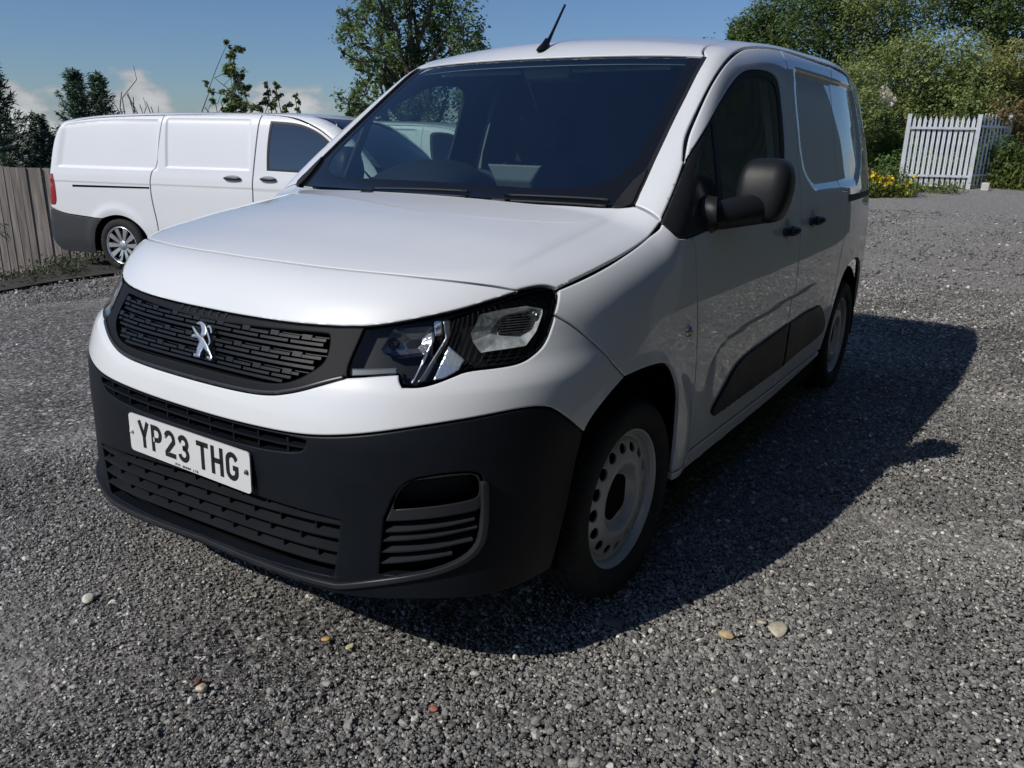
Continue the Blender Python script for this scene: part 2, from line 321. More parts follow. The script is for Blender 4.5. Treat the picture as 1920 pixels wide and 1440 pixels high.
# ============ panels cut out of the body surface =====================
XC,YC,RHO=.25,.35,.5; U1=YC+math.pi/2*RHO; ANG=.45
def inv(kind,P):
    """3D points (mm) -> flat coordinates of that projection"""
    P=np.array([p[:3] for p in P],float)/1000; x,y,z=P.T; s=np.where(y<0,-1.,1.); ay=np.abs(y)
    if kind=='side': return np.c_[x,z]
    if kind=='top': return np.c_[x,y]
    if kind=='rear': return np.c_[y,z]
    if kind=='nose': return np.c_[y,np.arctan2(z-.75,x-.3)*ANG]
    if kind=='rail': return np.c_[x,np.arctan2(z-1.,y-.25)*ANG]
    if kind=='wrap':
        u=np.where(x<XC,U1+(XC-x),np.where(ay<YC,ay,YC+np.arctan2(ay-YC,x-XC)*RHO)); return np.c_[s*u,z]
def rays(kind,q):
    a,b=q[:,0],q[:,1]; o=np.zeros_like(a); e=np.ones_like(a)
    if kind=='side': return np.c_[a,o,b],np.c_[o,e,o],.3,1.15
    if kind=='top': return np.c_[a,b,o+.6],np.c_[o,o,e],0.,1.4
    if kind=='rear': return np.c_[o-2.6,a,b],np.c_[-e,o,o],0.,1.1
    if kind=='nose': f=b/ANG; return np.c_[o+.3,a,o+.75],np.c_[np.cos(f),o,np.sin(f)],.02,.8
    if kind=='rail': f=b/ANG; return np.c_[a,o+.25,o+1.],np.c_[o,np.cos(f),np.sin(f)],.05,1.1
    if kind=='wrap':
        s=np.where(a<0,-1.,1.); u=np.abs(a); f=np.clip((u-YC)/RHO,0,math.pi/2)
        ox=np.where(u>U1,XC-(u-U1),XC); oy=np.where(u<YC,u,YC)
        return np.c_[ox,s*oy,b],np.c_[np.cos(f),s*np.sin(f),o],.02,1.0
def surf(kind,q,off=0.):
    q=np.atleast_2d(np.asarray(q,float)); O,D_,t0,t1=rays(kind,q); t=shoot(O,D_,t0,t1); P=O+D_*t[:,None]; n=grad(P)
    return P+n*np.asarray(off).reshape(-1,1) if np.ndim(off) else P+n*off, n
def chaikin(p,it=2,closed=True):
    p=[(float(a[0]),float(a[1]),(a[2] if len(a)>2 else 0)) for a in p]
    for _ in range(it):
        o=[];k=len(p)
        for i in range(k):
            a=p[i]
            if a[2] or (not closed and i in (0,k-1)): o.append(a); continue
            b=p[i-1]; c=p[(i+1)%k]
            o.append((a[0]*.75+b[0]*.25,a[1]*.75+b[1]*.25,0)); o.append((a[0]*.75+c[0]*.25,a[1]*.75+c[1]*.25,0))
        p=o
    return np.array([(a[0],a[1]) for a in p])
def resample(p,step,closed=True):
    q=np.vstack([p,p[:1]]) if closed else p; out=[]
    for a,b in zip(q[:-1],q[1:]):
        d=np.linalg.norm(b-a); k=max(1,int(math.ceil(d/step))) if d>1e-5 else 0
        for i in range(k): out.append(a+(b-a)*i/k)
    if not closed: out.append(q[-1])
    return np.array(out)
def area(p): x,y=p.T; return .5*np.sum(x*np.roll(y,-1)-y*np.roll(x,-1))
def offs(p,d):
    """shrink (d>0) a counter-clockwise loop"""
    t=np.roll(p,-1,0)-p; t/=np.linalg.norm(t,axis=1)[:,None]+1e-12; n=np.c_[-t[:,1],t[:,0]]; m=n+np.roll(n,1,0); l=np.sum(m*m,1)/2
    return p+d*m/np.maximum(l,.6)[:,None]
def inside(p,loops):
    c=np.zeros(len(p),bool)
    for lp in loops:
        a=lp; b=np.roll(lp,-1,0)
        for i in range(0,len(p),4000):
            q=p[i:i+4000,None,:]; cr=((a[:,1]>q[...,1])!=(b[:,1]>q[...,1]))&(q[...,0]<(b[:,0]-a[:,0])*(q[...,1]-a[:,1])/(b[:,1]-a[:,1]+1e-15)+a[:,0])
            c[i:i+4000]^=(cr.sum(1)%2).astype(bool)
    return c
def edge_dist(p,loops):
    d=np.full(len(p),9.)
    for lp in loops:
        for i in range(0,len(p),3000):
            d[i:i+3000]=np.minimum(d[i:i+3000],np.sqrt(((p[i:i+3000,None,:]-lp[None])**2).sum(-1)).min(1))
    return d
def flat_mesh(loops,res,ring):
    """triangles filling loops[0] minus the holes: points, faces"""
    pts=[np.vstack(loops)]; E=[]; b=0
    for lp in loops: E+=[(b+i,b+(i+1)%len(lp)) for i in range(len(lp))]; b+=len(lp)
    if ring:
        for i,lp in enumerate(loops): pts.append(offs(lp,ring if i==0 else -ring))
    lo=loops[0].min(0); hi=loops[0].max(0); g=[]
    if res<9:
        ny=int((hi[1]-lo[1])/(res*.866))+1; nx=int((hi[0]-lo[0])/res)+2
        X,Y=np.meshgrid(np.arange(nx),np.arange(ny)); X=lo[0]+(X+.5*(Y%2))*res; Y=lo[1]+(Y+.5)*res*.866
        g=np.c_[X.ravel(),Y.ravel()]; g=g[inside(g,loops)]
        if len(g): g=g[edge_dist(g,loops)>max(res*.45,ring*1.8)]
        if len(g): pts.append(g)
    A=np.vstack(pts)
    if ring:
        k=len(pts[0]); r=A[k:]; keep=inside(r,loops)&(edge_dist(r,loops)>ring*.5); A=np.vstack([A[:k],r[keep]])
    v,e,f,_,_,_=delaunay_2d_cdt([Vector((float(a[0]),float(a[1]))) for a in A],E,[],0,1e-7)
    v=np.array([(a[0],a[1]) for a in v]); f=np.array([t for t in f if len(t)==3])
    c=v[f].mean(1); f=f[inside(c,loops)]
    return v,f
def panel(name,kind,outline,m,parent=None,holes=(),off=0.,thick=.012,res=.022,gap=.0028,rnd=.0014,step=.012,raw=False,smooth_it=2,label=None,surf_fn=None,mirror=False,zfix=None):
    """a sheet of the body: the outline and holes are points on the body (mm) or flat coordinates (raw)"""
    lp=[]
    for k,o in enumerate([outline]+list(holes)):
        q=np.array([p[:2] for p in o],float) if raw else inv(kind,o)
        fl=[(p[2] if len(p)>2 else 0) if raw else (p[3] if len(p)>3 else 0) for p in o]
        q=chaikin([(a[0],a[1],s) for a,s in zip(q,fl)],smooth_it); q=resample(q,step)
        if area(q)<0: q=q[::-1]
        lp.append(offs(q,gap if k==0 else -gap) if gap else q)
    v,f=flat_mesh(lp,res,.004 if rnd else 0.)
    P,n=(surf_fn or (lambda q,h: surf(kind,q,h)))(v,off)
    a=P[f]; fn=np.cross(a[:,1]-a[:,0],a[:,2]-a[:,0])
    if np.sum(np.einsum('ij,ij->i',fn,n[f[:,0]]))<0: f=f[:,::-1]
    # boundary
    ed={}
    for t in f:
        for i in range(3):
            e=(t[i],t[(i+1)%3]); ed[e]=1
    bd=[e for e in ed if (e[1],e[0]) not in ed]; out=np.zeros_like(P)
    for a_,b_ in bd:
        w=np.cross(P[b_]-P[a_],n[a_]); w/=np.linalg.norm(w)+1e-12; out[a_]+=w; out[b_]+=w
    bi=sorted({i for e in bd for i in e}); idx={b:i for i,b in enumerate(bi)}; bi=np.array(bi,int)
    if zfix is not None: P=zfix(P)
    ow=out[bi]; ow/=np.linalg.norm(ow,axis=1)[:,None]+1e-12; N_=n.copy()
    if rnd: P[bi]-=n[bi]*rnd; N_[bi]=n[bi]*.75+ow*.65
    V=P; Fc=[tuple(t) for t in f]
    if thick:
        b0=len(V); V=np.vstack([P,P[bi],P[bi]-n[bi]*thick]); N_=np.vstack([N_,ow,ow]); k=len(bi)
        Fc+=[(b0+idx[b_],b0+idx[a_],b0+k+idx[a_],b0+k+idx[b_]) for a_,b_ in bd]
    N_/=np.linalg.norm(N_,axis=1)[:,None]+1e-12
    return mesh(name,V,Fc,m,parent,True,N_,label)
def bar(name,kind,a0,a1,b0,b1,o0,o1,m,parent=None,n=6,taper=0.,bfun=None):
    """a block lying on the body: a0..a1 by b0..b1 (flat), from offset o0 to o1; bfun lifts b along a"""
    A=np.linspace(a0,a1,n+1); V=[];Fc=[]
    rows=[]
    for (b,o) in ((b0,o0),(b0+taper,o1),(b1-taper,o1),(b1,o0)):
        bb=b+(bfun(A) if bfun else 0); P,nn=surf(kind,np.c_[A,np.broadcast_to(bb,A.shape)],o); rows.append(P)
    R=np.array(rows); V=R.reshape(-1,3); k=n+1
    for r in range(4):
        r2=(r+1)%4
        for i in range(n): Fc.append((r*k+i,r*k+i+1,r2*k+i+1,r2*k+i))
    Fc.append((0,k,2*k,3*k)); Fc.append((3*k+n,2*k+n,k+n,n))
    o=mesh(name,V,Fc,m,parent,False); fix_normals(o); return o
def fix_normals(o):
    import bmesh
    bm=bmesh.new(); bm.from_mesh(o.data); bmesh.ops.recalc_face_normals(bm,faces=bm.faces); bm.to_mesh(o.data); bm.free()
def ribbon(kind,path,w):
    """closed outline (mm triples not needed: flat) of a strip of width w along a path of body points"""
    q=chaikin([tuple(a) for a in inv(kind,path)],2,False); t=np.gradient(q,axis=0); t/=np.linalg.norm(t,axis=1)[:,None]; n=np.c_[-t[:,1],t[:,0]]*w/2
    return [tuple(a) for a in q+n]+[tuple(a) for a in (q-n)[::-1]]
def both(half):
    """half outline from the centre line (y>=0) back to the centre line -> closed outline over both sides"""
    return list(half)+[(p[0],-p[1])+tuple(p[2:]) for p in reversed(half) if abs(p[1])>2]
# ============ the white panel van in front ===========================
van=thing('panel_van','white panel van with black bumper and grille parked nose-on in the foreground','van')
def S(p): return tuple(p[:3])+(1,)                     # a sharp corner
def ctr(p,z=None): return (p[0],0,p[2] if z is None else z)
def left_drop(P):                                      # the low front apron sits a touch lower on its far side
    P=P.copy(); w=sstep(.60,.47,P[:,2])*sstep(.2,.5,P[:,0]); P[:,2]-=.084*np.maximum(-P[:,1],0)*w; return P
def liner(name,kind,outline,holes=(),off=-.016,**k):  # added black sheet behind a panel so its gaps look dark
    return panel(name,kind,outline,M_DARK,van,holes,off=off,thick=0.,gap=-.006,rnd=0.,res=.05,**k)
def dense(p):
    p=[np.array(a[:3],float) for a in p]
    for _ in range(2):
        o=[p[0]]
        for a,b in zip(p[:-1],p[1:]): o+=[a*.75+b*.25,a*.25+b*.75]
        p=o[:1]+o[1:]+[p[-1]]
    return [tuple(a) for a in p]
def build_van():
    d=D; M_LITSLAT=mat('slat_black',(.013,.0145,.0175),.42,spec=.3,noise=.2,nscale=9); M_LITEDGE=mat('lit_edge_black_plastic',(.022,.024,.028),.38,noise=.2,nscale=9)  # blacks lightened in colour to stand for light caught on edges and slats
    d['bon_fend'][:]=[(361,813,1006),(240,834,1030),(117,842,1054),(-7,844,1079),(-86,843,1099),(-148,840,1118),(-174,841,1135)]
    for k_ in ('bon_fend','nose_seam','nose_low','doorTop','bon_pil','fend_bump','frame_bot','split'): pass
    for k_ in ('bon_fend','nose_seam','fend_bump','split','doorTop'): d[k_][:]=dense(d[k_])
    # --- bonnet and nose
    seam=[(662,0,1042)]+[p for p in d['nose_seam'] if p[1]>60]
    bon=seam[:-1]+[S(seam[-1])]+[(445,764,1012),(387,790,1018)]+[S(d['bon_fend'][0])]+d['bon_fend'][1:-1]+[S(d['bon_pil'][0])]+d['bon_pil'][1:-1]+[S(d['bon_rear'][-1])]+d['bon_rear'][-2::-1]+[(-40,0,1177)]
    panel('bonnet','top',both(bon),M_PAINT,van,res=.02); liner('bonnet_inner','top',both(bon))
    low=[(795,0,919)]+d['nose_low'][2:13]+[S(seam[-1])]
    nose=low+list(reversed(seam[1:-1]))+[seam[0]]
    panel('nose_panel','nose',both(nose),M_PAINT,van,res=.02); liner('nose_inner','nose',both(nose))
    # --- headlamps
    hd=[S(d['head'][0])]+d['head'][1:7]+d['head'][7:-4]+[S(d['head'][-4]),S(d['head'][-3])]+d['head'][-2:]
    hd=[(p if i not in (18,) else p) for i,p in enumerate(hd)]
    M_HLB=mat('lamp_housing_black',(.006,.007,.009),.5,spec=.15)
    M_REFL=mat('lamp_reflector',(.58,.59,.56),.35,metal=.35,bump=1.,bscale=60,noise=.45,nscale=45)
    M_REFC=mat('lamp_reflector_core',(.30,.31,.31),.22,metal=.85,bump=.8,bscale=90,noise=.3,nscale=60)
    M_CLAW=mat('lamp_claw',(.13,.14,.155),.3,metal=.8)
    M_REFD=mat('lamp_reflector_dark',(.22,.24,.27),.16,metal=1.,bump=.6,bscale=50)
    M_RIBL=mat('lamp_ribbed_clear',(.72,.78,.86),.2,metal=.75,bump=.6,bscale=120)
    h=panel('headlight','wrap',hd,M_HLB,van,off=-.034,thick=-.030,gap=.003,rnd=0.,res=.03,label='headlight with clear lens and faceted reflector')
    panel('lens','wrap',hd,M_LENS,h,off=-.001,thick=.004,gap=.0035,res=.02)
    def lamp_unit(outer,core,m_out,m_core,d0,d1):
        a=inv('wrap',d[outer]); b=inv('wrap',d[core]); N_=48
        def loop(q,c):
            q=resample(q,.001); t=np.arctan2(q[:,1]-c[1],q[:,0]-c[0]); o=np.argsort(t); q=q[o]; t=t[o]; g=np.linspace(-math.pi,math.pi,N_+1)[:-1]
            return np.array([q[np.argmin(np.abs(np.angle(np.exp(1j*(t-x)))))] for x in g])
        c=b.mean(0); A=loop(a,c); B=loop(b,c); V=[];Fc=[]
        for t in (0.,.34,.67,1.): V+=list(surf('wrap',A+(B-A)*t,-.010-d0*t**.85)[0])
        for r in range(3):
            for k in range(N_): Fc.append((r*N_+k,r*N_+(k+1)%N_,(r+1)*N_+(k+1)%N_,(r+1)*N_+k))
        mesh('reflector','' or V,Fc,m_out,h,False)
        V=[];Fc=[]
        for t in (0.,.3,.6,.85): V+=list(surf('wrap',B+(c-B)*t,-.010-d0-(d1-d0)*t)[0])
        for r in range(3):
            for k in range(N_): Fc.append((r*N_+k,r*N_+(k+1)%N_,(r+1)*N_+(k+1)%N_,(r+1)*N_+k))
        Fc.append(tuple(3*N_+k for k in range(N_))); mesh('reflector_core',V,Fc,m_core,h,False); return c
    c=lamp_unit('main_reflector','reflector_core',M_REFL,M_REFC,.020,.034)
    b_,n_=surf('wrap',[c+(.050,.020)],-.016); b_=b_[0]; n_=n_[0]; v,f=tube([b_-n_*.02,b_-n_*.006,b_],[.0085,.0085,.007],12); mesh('bulb_cap',v,f,M_SATIN,h)
    for k in range(7):                                  # ribs across the core
        bar('reflector_rib','wrap',c[0]-.050+.004*k,c[0]+.040+.002*k,c[1]-.021+.0065*k,c[1]-.0185+.0065*k,-.040,-.027,M_REFC,h,3)
    c=lamp_unit('dip_reflector','dip_core',M_REFD,M_REFC,.016,.030)
    b_,n_=surf('wrap',[c+(-.045,-.002)],-.014); b_=b_[0]; n_=n_[0]; v,f=tube([b_-n_*.02,b_-n_*.006,b_],[.011,.011,.009],6); mesh('bulb_cap',v,f,M_HLB,h)
    panel('bezel_claw','wrap',[S(p) for p in d['claw']],M_CLAW,h,off=-.010,thick=.020,gap=0,res=.01)
    panel('bezel_claw','wrap',[S(p) for p in d['claw_top']],M_CHROME,h,off=-.008,thick=.020,gap=0,res=.01)
    panel('bezel_claw','wrap',[S(p) for p in d['claw_thin']],M_SATIN,h,off=-.008,thick=.010,gap=0,res=.01)
    panel('indicator_lamp','wrap',[S(p) for p in d['indicator']],M_RIBL,h,off=-.012,thick=.015,gap=0,res=.008)
    panel('daylight_strip','wrap',[S(p) for p in d['drl']],mat('grey_lamp_strip',(.10,.11,.125),.45),h,off=-.008,thick=.012,gap=0,res=.02)
    # bezel ribs at the outer foot of the lamp
    for k in range(4):
        zz=.842+.009*k
        bar('lamp_rib','wrap',.80-.004*k,.905+.012*k,zz,zz+.004,-.036,-.018,M_HLB,h,6)
    mirrored(h,van)
    # --- grille: frame, mesh of staggered bars, lion and lettering
    g_in=[(810,0,893)]+d['grille_in'][1:-1]+[(866,0,784)]
    fr=[(796,0,917)]+d['nose_low'][2:7]+[S(d['nose_low'][7])]+[d['head'][-1],d['head'][-2],S(d['head'][-3])]+d['frame_bot'][1:-1]+[(877,0,751)]
    M_GRL=mat('grille_black',(.0075,.0085,.0105),.58,spec=.16,noise=.15,nscale=8.)
    gr=panel('grille','wrap',both(fr),M_GRL,van,holes=[both(g_in)],off=-.002,thick=.028,res=.02,gap=.0015,label='black radiator grille with lion badge')
    gi=inv('wrap',both(g_in))
    panel('grille_back','wrap',both(g_in),M_DARK,gr,off=-.032,thick=0,gap=-.01,rnd=0,res=.04)
    GL=[resample(chaikin([(*a,0) for a in gi],2),.012)]
    rng=random.Random(3)
    rows=[]
    z0=.7905
    for band in range(3):
        for r,(dz,hh,o1,kind_) in enumerate(((.001,.0085,-.010,0),(.0115,.0085,-.004,1),(.0215,.0085,-.004,2),(.0315,.004,-.014,3))):
            rows.append((z0+band*.0385+dz,hh,o1,kind_,band))
    def xr(z):                                         # clear width of the opening at height z
        u=np.linspace(0,.5,300); ok=inside(np.c_[u,np.full(300,z)],GL); return u[ok].max() if ok.any() else 0.
    for z_,hh,o1,kd,band in rows:
        crown=lambda A: .007*(1-(A/.45)**2)*0+.004*np.cos(A/.45*1.5)*0
        w=min(xr(z_),xr(z_+hh))-.004
        if w<.05: continue
        if kd in (0,3):
            bar('grille_bar','wrap',-w,w,z_,z_+hh,-.03,o1,M_BLACK,gr,30,.001); continue
        pit=.098 if kd==1 else .098; ph=(.0 if kd==1 else .030)+band*.010; edges=[-w]
        x=-.49+ph
        while x<w:
            if x>-w+.012: edges.append(x)
            x+=pit
        edges.append(w)
        for a_,b_ in zip(edges[:-1],edges[1:]):
            if b_-a_<.02: continue
            bar('grille_bar','wrap',a_+.004,b_-.004,z_,z_+hh,-.028,o1,M_BLACK,gr,6,.0012)
            if kd==2: bar('grille_bar','wrap',a_+.004,a_+.030,z_+.0003,z_+hh+.0045,-.02,o1+.0015,M_BLACK,gr,2,.001)
    rim=[(880,0,755)]+[(p[0]+1,p[1],p[2]+5) for p in d['frame_bot'][-2:0:-1]]+[(797,497,822)]
    q=ribbon('wrap',[(p[0],-p[1],p[2]) for p in reversed(rim)][:-1]+rim,.009)
    panel('grille_rim','wrap',q,M_LITEDGE,gr,off=.0035,thick=.006,gap=0,rnd=.0015,res=9,raw=True,smooth_it=0)
    em=mat('badge_metal',(.50,.52,.54),.34,metal=.9)
    bd=panel('badge','wrap',[S(p) for p in d['lion_body']],em,gr,off=.010,thick=.018,gap=0,res=.008,rnd=.001,label='silver lion badge')
    panel('badge_head','wrap',d['lion_head'],em,bd,off=.012,thick=.018,gap=0,res=.006,rnd=.001,smooth_it=1)
    panel('badge_paw','wrap',[S(p) for p in d['lion_arm']],em,bd,off=.008,thick=.015,gap=0,res=.008,rnd=.001)
    for k_ in ('lion_tail','lion_tail2'):
        panel('badge_tail','wrap',ribbon('wrap',d[k_],.0045),em,bd,off=.010,thick=.012,gap=0,res=9,rnd=0,raw=True,smooth_it=0)
    for i,ch in enumerate('PEUGEOT'):
        for poly in glyph(ch):
            s_=.012/79.; u0=-.106+i*.0305
            q=[(u0+x*s_*1.25,.9055+y*s_) for x,y in stroke(poly,9.)]
            panel('letter','wrap',q,mat('letter_black',(.05,.053,.058),.3),gr,off=.0008,thick=.002,gap=0,res=9,rnd=0,raw=True,smooth_it=0,step=.004)
    # --- bumper: white upper, black lower
    fb=d['frame_bot']; hb=d['head']
    up=[(877,0,749)]+fb[-2:0:-1]+[S(fb[0])]+[S(hb[-4-0])]*0+[hb[21],S(hb[20]),hb[19],S(hb[18])]+hb[17:8:-1]+[S(d['fend_bump'][0])]+d['fend_bump'][1:-1]+[S(d['fend_bump'][-1])]+[d['arch'][2],d['arch'][1],S(d['split'][-1])]+[p for p in d['split'][-2:1:-1] if p[1]>60]+[(893,0,672)]
    panel('front_bumper','wrap',both(up),M_PAINT,van,res=.018,label='white upper front bumper'); liner('bumper_inner','wrap',both(up))
    intake=[(893,0,664),(888,262,667),(873,402,671),S((866,430,668)),(869,427,650),(874,404,634),(888,282,622),(893,0,618)]
    lg=[(884,0,479),(883,245,483),(866,435,481),S((849,513,477)),(852,503,400),S((855,489,322)),(876,250,300),(878,0,290)]
    fog=[(784,658,594),(726,729,610),(664,781,609),(646,794,589),(645,799,520),(645,799,479),(659,794,411),(711,758,373),(775,690,352),S((816,612,355)),S((807,624,498))]
    lowb=[(893,0,671)]+[p for p in d['split'][:-1] if p[1]>60]+[S(d['split'][-1])]+[(366,890,570),(398,882,460),S((436,867,275))]+[d['bot'][3],d['bot'][2],d['bot'][1],d['bot'][0],(862,330,262),(868,0,252)]
    fogR=[(p[0],-p[1])+tuple(p[2:]) for p in fog]
    bl=panel('bumper_apron','wrap',both(lowb),M_BLACK,van,holes=[both(intake),both(lg),fog,fogR],off=-.001,thick=.03,res=.022,zfix=left_drop,label='black lower front bumper')
    panel('radiator','wrap',both(lowb),M_DARK,bl,off=-.055,thick=-.05,gap=.006,rnd=0,res=.06,zfix=left_drop)
    # upper intake: a curved bar and uprights; a white sticker shows behind
    for a0_,a1_ in ((.06,.10),(.135,.235),(.255,.315)): bar('sticker','wrap',a0_,a1_,.6245,.6335,-.050,-.044,mat('sticker_white',(.70,.69,.62),.5),bl,3)
    bar('intake_bar','wrap',-.415,.415,.641,.6485,-.035,-.003,M_BLACK,bl,40,.001,bfun=lambda A:.006*(np.abs(A)/.41)**2)
    for i in range(-4,5):
        bar('intake_fin','wrap',i*.092-.0025,i*.092+.0025,.6225,.6655,-.036,-.010,M_BLACK,bl,1)
    # lower grille: four shelves with fins
    def tilt(A): return .042*A
    slz=[.4445,.4075,.3705,.334]
    for k,zz in enumerate(slz):
        w=.494-.008*k; A=np.linspace(-w,w,41); rowsP=[]
        for b_,o_ in ((0,-.002),(.0045,-.001),(.0175,-.034),(.010,-.036)):
            P,_=surf('wrap',np.c_[A,zz+b_+0*A],o_); P[:,2]+=.042*A; rowsP.append(P)
        R=np.array(rowsP); n_=41; Fc=[]
        for r in range(4):
            for i in range(n_-1): Fc.append((r*n_+i,r*n_+i+1,((r+1)%4)*n_+i+1,((r+1)%4)*n_+i))
        Fc+=[(0,n_,2*n_,3*n_),(4*n_-1,3*n_-1,2*n_-1,n_-1)]
        o=mesh('grille_slat',R.reshape(-1,3),Fc,M_LITSLAT,bl,False); fix_normals(o)
    for k in range(4):
        lo_=slz[k]+.016; hi_=(slz[k-1] if k else .482)
        for i in range(-5,6):
            a_=i*.098+(.03 if k%2 else -.012)
            if abs(a_)>.47: continue
            o=bar('grille_fin','wrap',a_-.0022,a_+.0022,lo_-.004,hi_+.003,-.036,-.012,M_BLACK,bl,1,bfun=tilt)
    # chin lip running round under the grille and up beside the lamp pocket
    lip=[(874,0,281),(868,300,287)]+d['lip']
    q=ribbon('wrap',[(p[0],-p[1])+tuple(p[2:]) for p in reversed(lip)][:-1]+lip,.014)
    panel('chin_lip','wrap',q,M_LITEDGE,bl,off=.009,thick=.016,gap=0,rnd=.002,res=9,raw=True,smooth_it=0,zfix=left_drop)
    # lamp pockets
    pk=[(797,641,520),(790,650,575),(782,662,590),(735,715,598),(672,773,602),(656,786,590),(656,789,548),(668,781,539),(735,715,531),(790,650,524)]; outer=[(809,621,487),(784,658,594),(726,729,610),(664,781,609),(646,794,589),(646,798,515),(660,787,505)]
    fp=panel('lamp_pocket','wrap',[S(outer[0])]+outer[1:-1]+[S(outer[-1])],M_LITEDGE,bl,holes=[pk],off=-.004,thick=.03,res=.015,gap=.002)
    panel('pocket_back','wrap',pk,M_BLACK,fp,off=-.045,thick=-.04,gap=-.001,rnd=0,res=.02)
    sl=[[(808,624,462),(776,677,468),(702,757,479),(665,785,484)],[(812,619,438),(775,681,446),(661,790,462)],[(816,613,408),(777,681,416),(671,785,431)],[(820,607,377),(771,692,392),(712,752,402)]]
    for s_ in sl:
        qq=chaikin([tuple(a) for a in inv('wrap',s_)],2,False); A=qq[:,0]; n_=len(A); rowsP=[]
        for b_,o_ in ((0,-.006),(.004,-.005),(.017,-.035),(.010,-.036)):
            P,_=surf('wrap',np.c_[A,qq[:,1]+b_-.002],o_); rowsP.append(P)
        R=np.array(rowsP); Fc=[]
        for r in range(4):
            for i in range(n_-1): Fc.append((r*n_+i,r*n_+i+1,((r+1)%4)*n_+i+1,((r+1)%4)*n_+i))
        Fc+=[(0,n_,2*n_,3*n_),(4*n_-1,3*n_-1,2*n_-1,n_-1)]
        o=mesh('pocket_slat',R.reshape(-1,3),Fc,M_LITEDGE,fp,False); fix_normals(o)
    mirrored(fp,bl)
    # --- number plate
    plate()
    # --- wings
    wing=[S(d['bon_fend'][0])]+d['bon_fend'][1:-1]+[S((-174,840,1134))]+[(-196,884,1096),(-225,893,1089)]+[S(d['doorF'][0])]+d['doorF'][1:-1]+[S(d['doorF'][-1])]+[S((-440,890,296)),S((-312,889,298))]+d['arch'][-2:3:-1]+[S(d['fend_bump'][-1])]+d['fend_bump'][-2:0:-1]+[S(d['fend_bump'][0])]+[d['head'][8]]
    w=panel('front_wing','wrap',wing,M_PAINT,van,res=.018); l=liner('wing_inner','wrap',wing); mirrored(w); mirrored(l)
    r=d['handles'][2]; o=disc_lamp('side_indicator',(r[0],r[1],r[2])); mirrored(o,van)
    # --- black corner, front door and its window
    W=[S((-176,842,1137)),(-388,818,1302),(-468,812,1352),(-699,787,1475),(-858,768,1555),(-965,760,1603),(-1067,759,1631),(-1226,767,1643),(-1341,775,1637),(-1398,783,1612),(-1391,808,1516),(-1378,838,1383),(-1359,854,1290),S((-1335,876,1168)),(-900,884,1134),(-575,891,1110),(-347,893,1092),(-272,894,1087),(-205,887,1094)]
    G1=[S((-425,820,1295)),(-632,795,1432),S((-640,795,1430)),(-590,850,1270),S((-555,872,1150)),(-430,880,1142),S((-330,880,1150))]
    G2=[S((-690,788,1455)),(-875,772,1535),(-990,765,1583),(-1080,765,1606),(-1226,770,1616),(-1320,778,1608),(-1352,790,1570),(-1345,808,1500),(-1330,838,1383),(-1305,860,1265),S((-1290,876,1190)),(-900,880,1160),S((-605,870,1140))]
    door=[S(d['doorF'][-1])]+d['doorF'][-2:0:-1]+[S(d['doorF'][0])]+[S((-352,893,1092)),(-575,891,1110),(-900,884,1134),S((-1335,876,1168)),(-1359,854,1290),(-1378,838,1383),(-1391,808,1516),(-1398,783,1612),(-1341,775,1637),(-1226,767,1643),(-1067,759,1631),(-965,760,1603),(-858,768,1555),(-699,787,1475),(-468,812,1352),S((-392,818,1304))]+d['doorTop'][1:-1]+[S(d['doorTop'][-1])]+[(p[0],p[1],p[2]) for p in B_SEAM[1:-1]]+[S(B_SEAM[-1])]
    o=panel('front_door','side',door,M_PAINT,van,res=.018)
    l=panel('door_trim','side',door,mat('door_trim_dark',(.03,.031,.033),.6),o,off=-.022,thick=0,gap=-.004,rnd=0,res=.05)
    wf=panel('window_surround','side',W,M_SEAL,o,holes=[G1,G2],off=-.003,thick=.012,gap=.001,res=.03)
    panel('quarter_glass','side',G1,M_SIDEG,o,off=-.007,thick=0,gap=-.002,rnd=0,res=.04)
    panel('side_window','side',G2,M_SIDEG,o,off=-.007,thick=0,gap=-.002,rnd=0,res=.04)
    handle(o,d['handles'][0])
    rub=[S((-640,899,414))]+[(-600,900,440),(-630,901,462),(-707,904,497),(-800,907,546),(-880,908,573),(-1029,909,585)]+[S((-1517,910,605)),S((-1487,898,411))]
    panel('rub_strip','side',rub,M_BLACK,o,off=.011,thick=.018,gap=0,rnd=.003,res=.03)
    mirrored_tree(o,van)
    # --- sliding door, rear quarter
    slide=[S(B_SEAM[0])]+[(p[0]-0,p[1],p[2]) for p in B_SEAM[1:-1]]+[S(B_SEAM[-1])]+[S((-2262,889,331)),(-2292,896,430),(-2330,906,640),(-2356,912,795),(-2406,910,895),(-2440,898,1048),S((-2455,892,1150)),S((-2300,876,1160)),(-2290,872,1225),(-2316,820,1470),(-2330,775,1672),S((-2340,743,1745))]
    o2=panel('sliding_door','side',slide,M_PAINT,van,res=.016); l2=liner('sliding_door_inner','side',slide)
    handle(o2,d['handles'][1])
    rubr=[S((-1541,910,603))]+[(-1990,910,617),(-2040,911,612),(-2160,908,545),(-2225,904,485),(-2195,901,432)]+[S((-1690,899,424)),S((-1512,898,412))]
    panel('rub_strip','side',rubr,M_BLACK,o2,off=.011,thick=.018,gap=0,rnd=.003,res=.03)
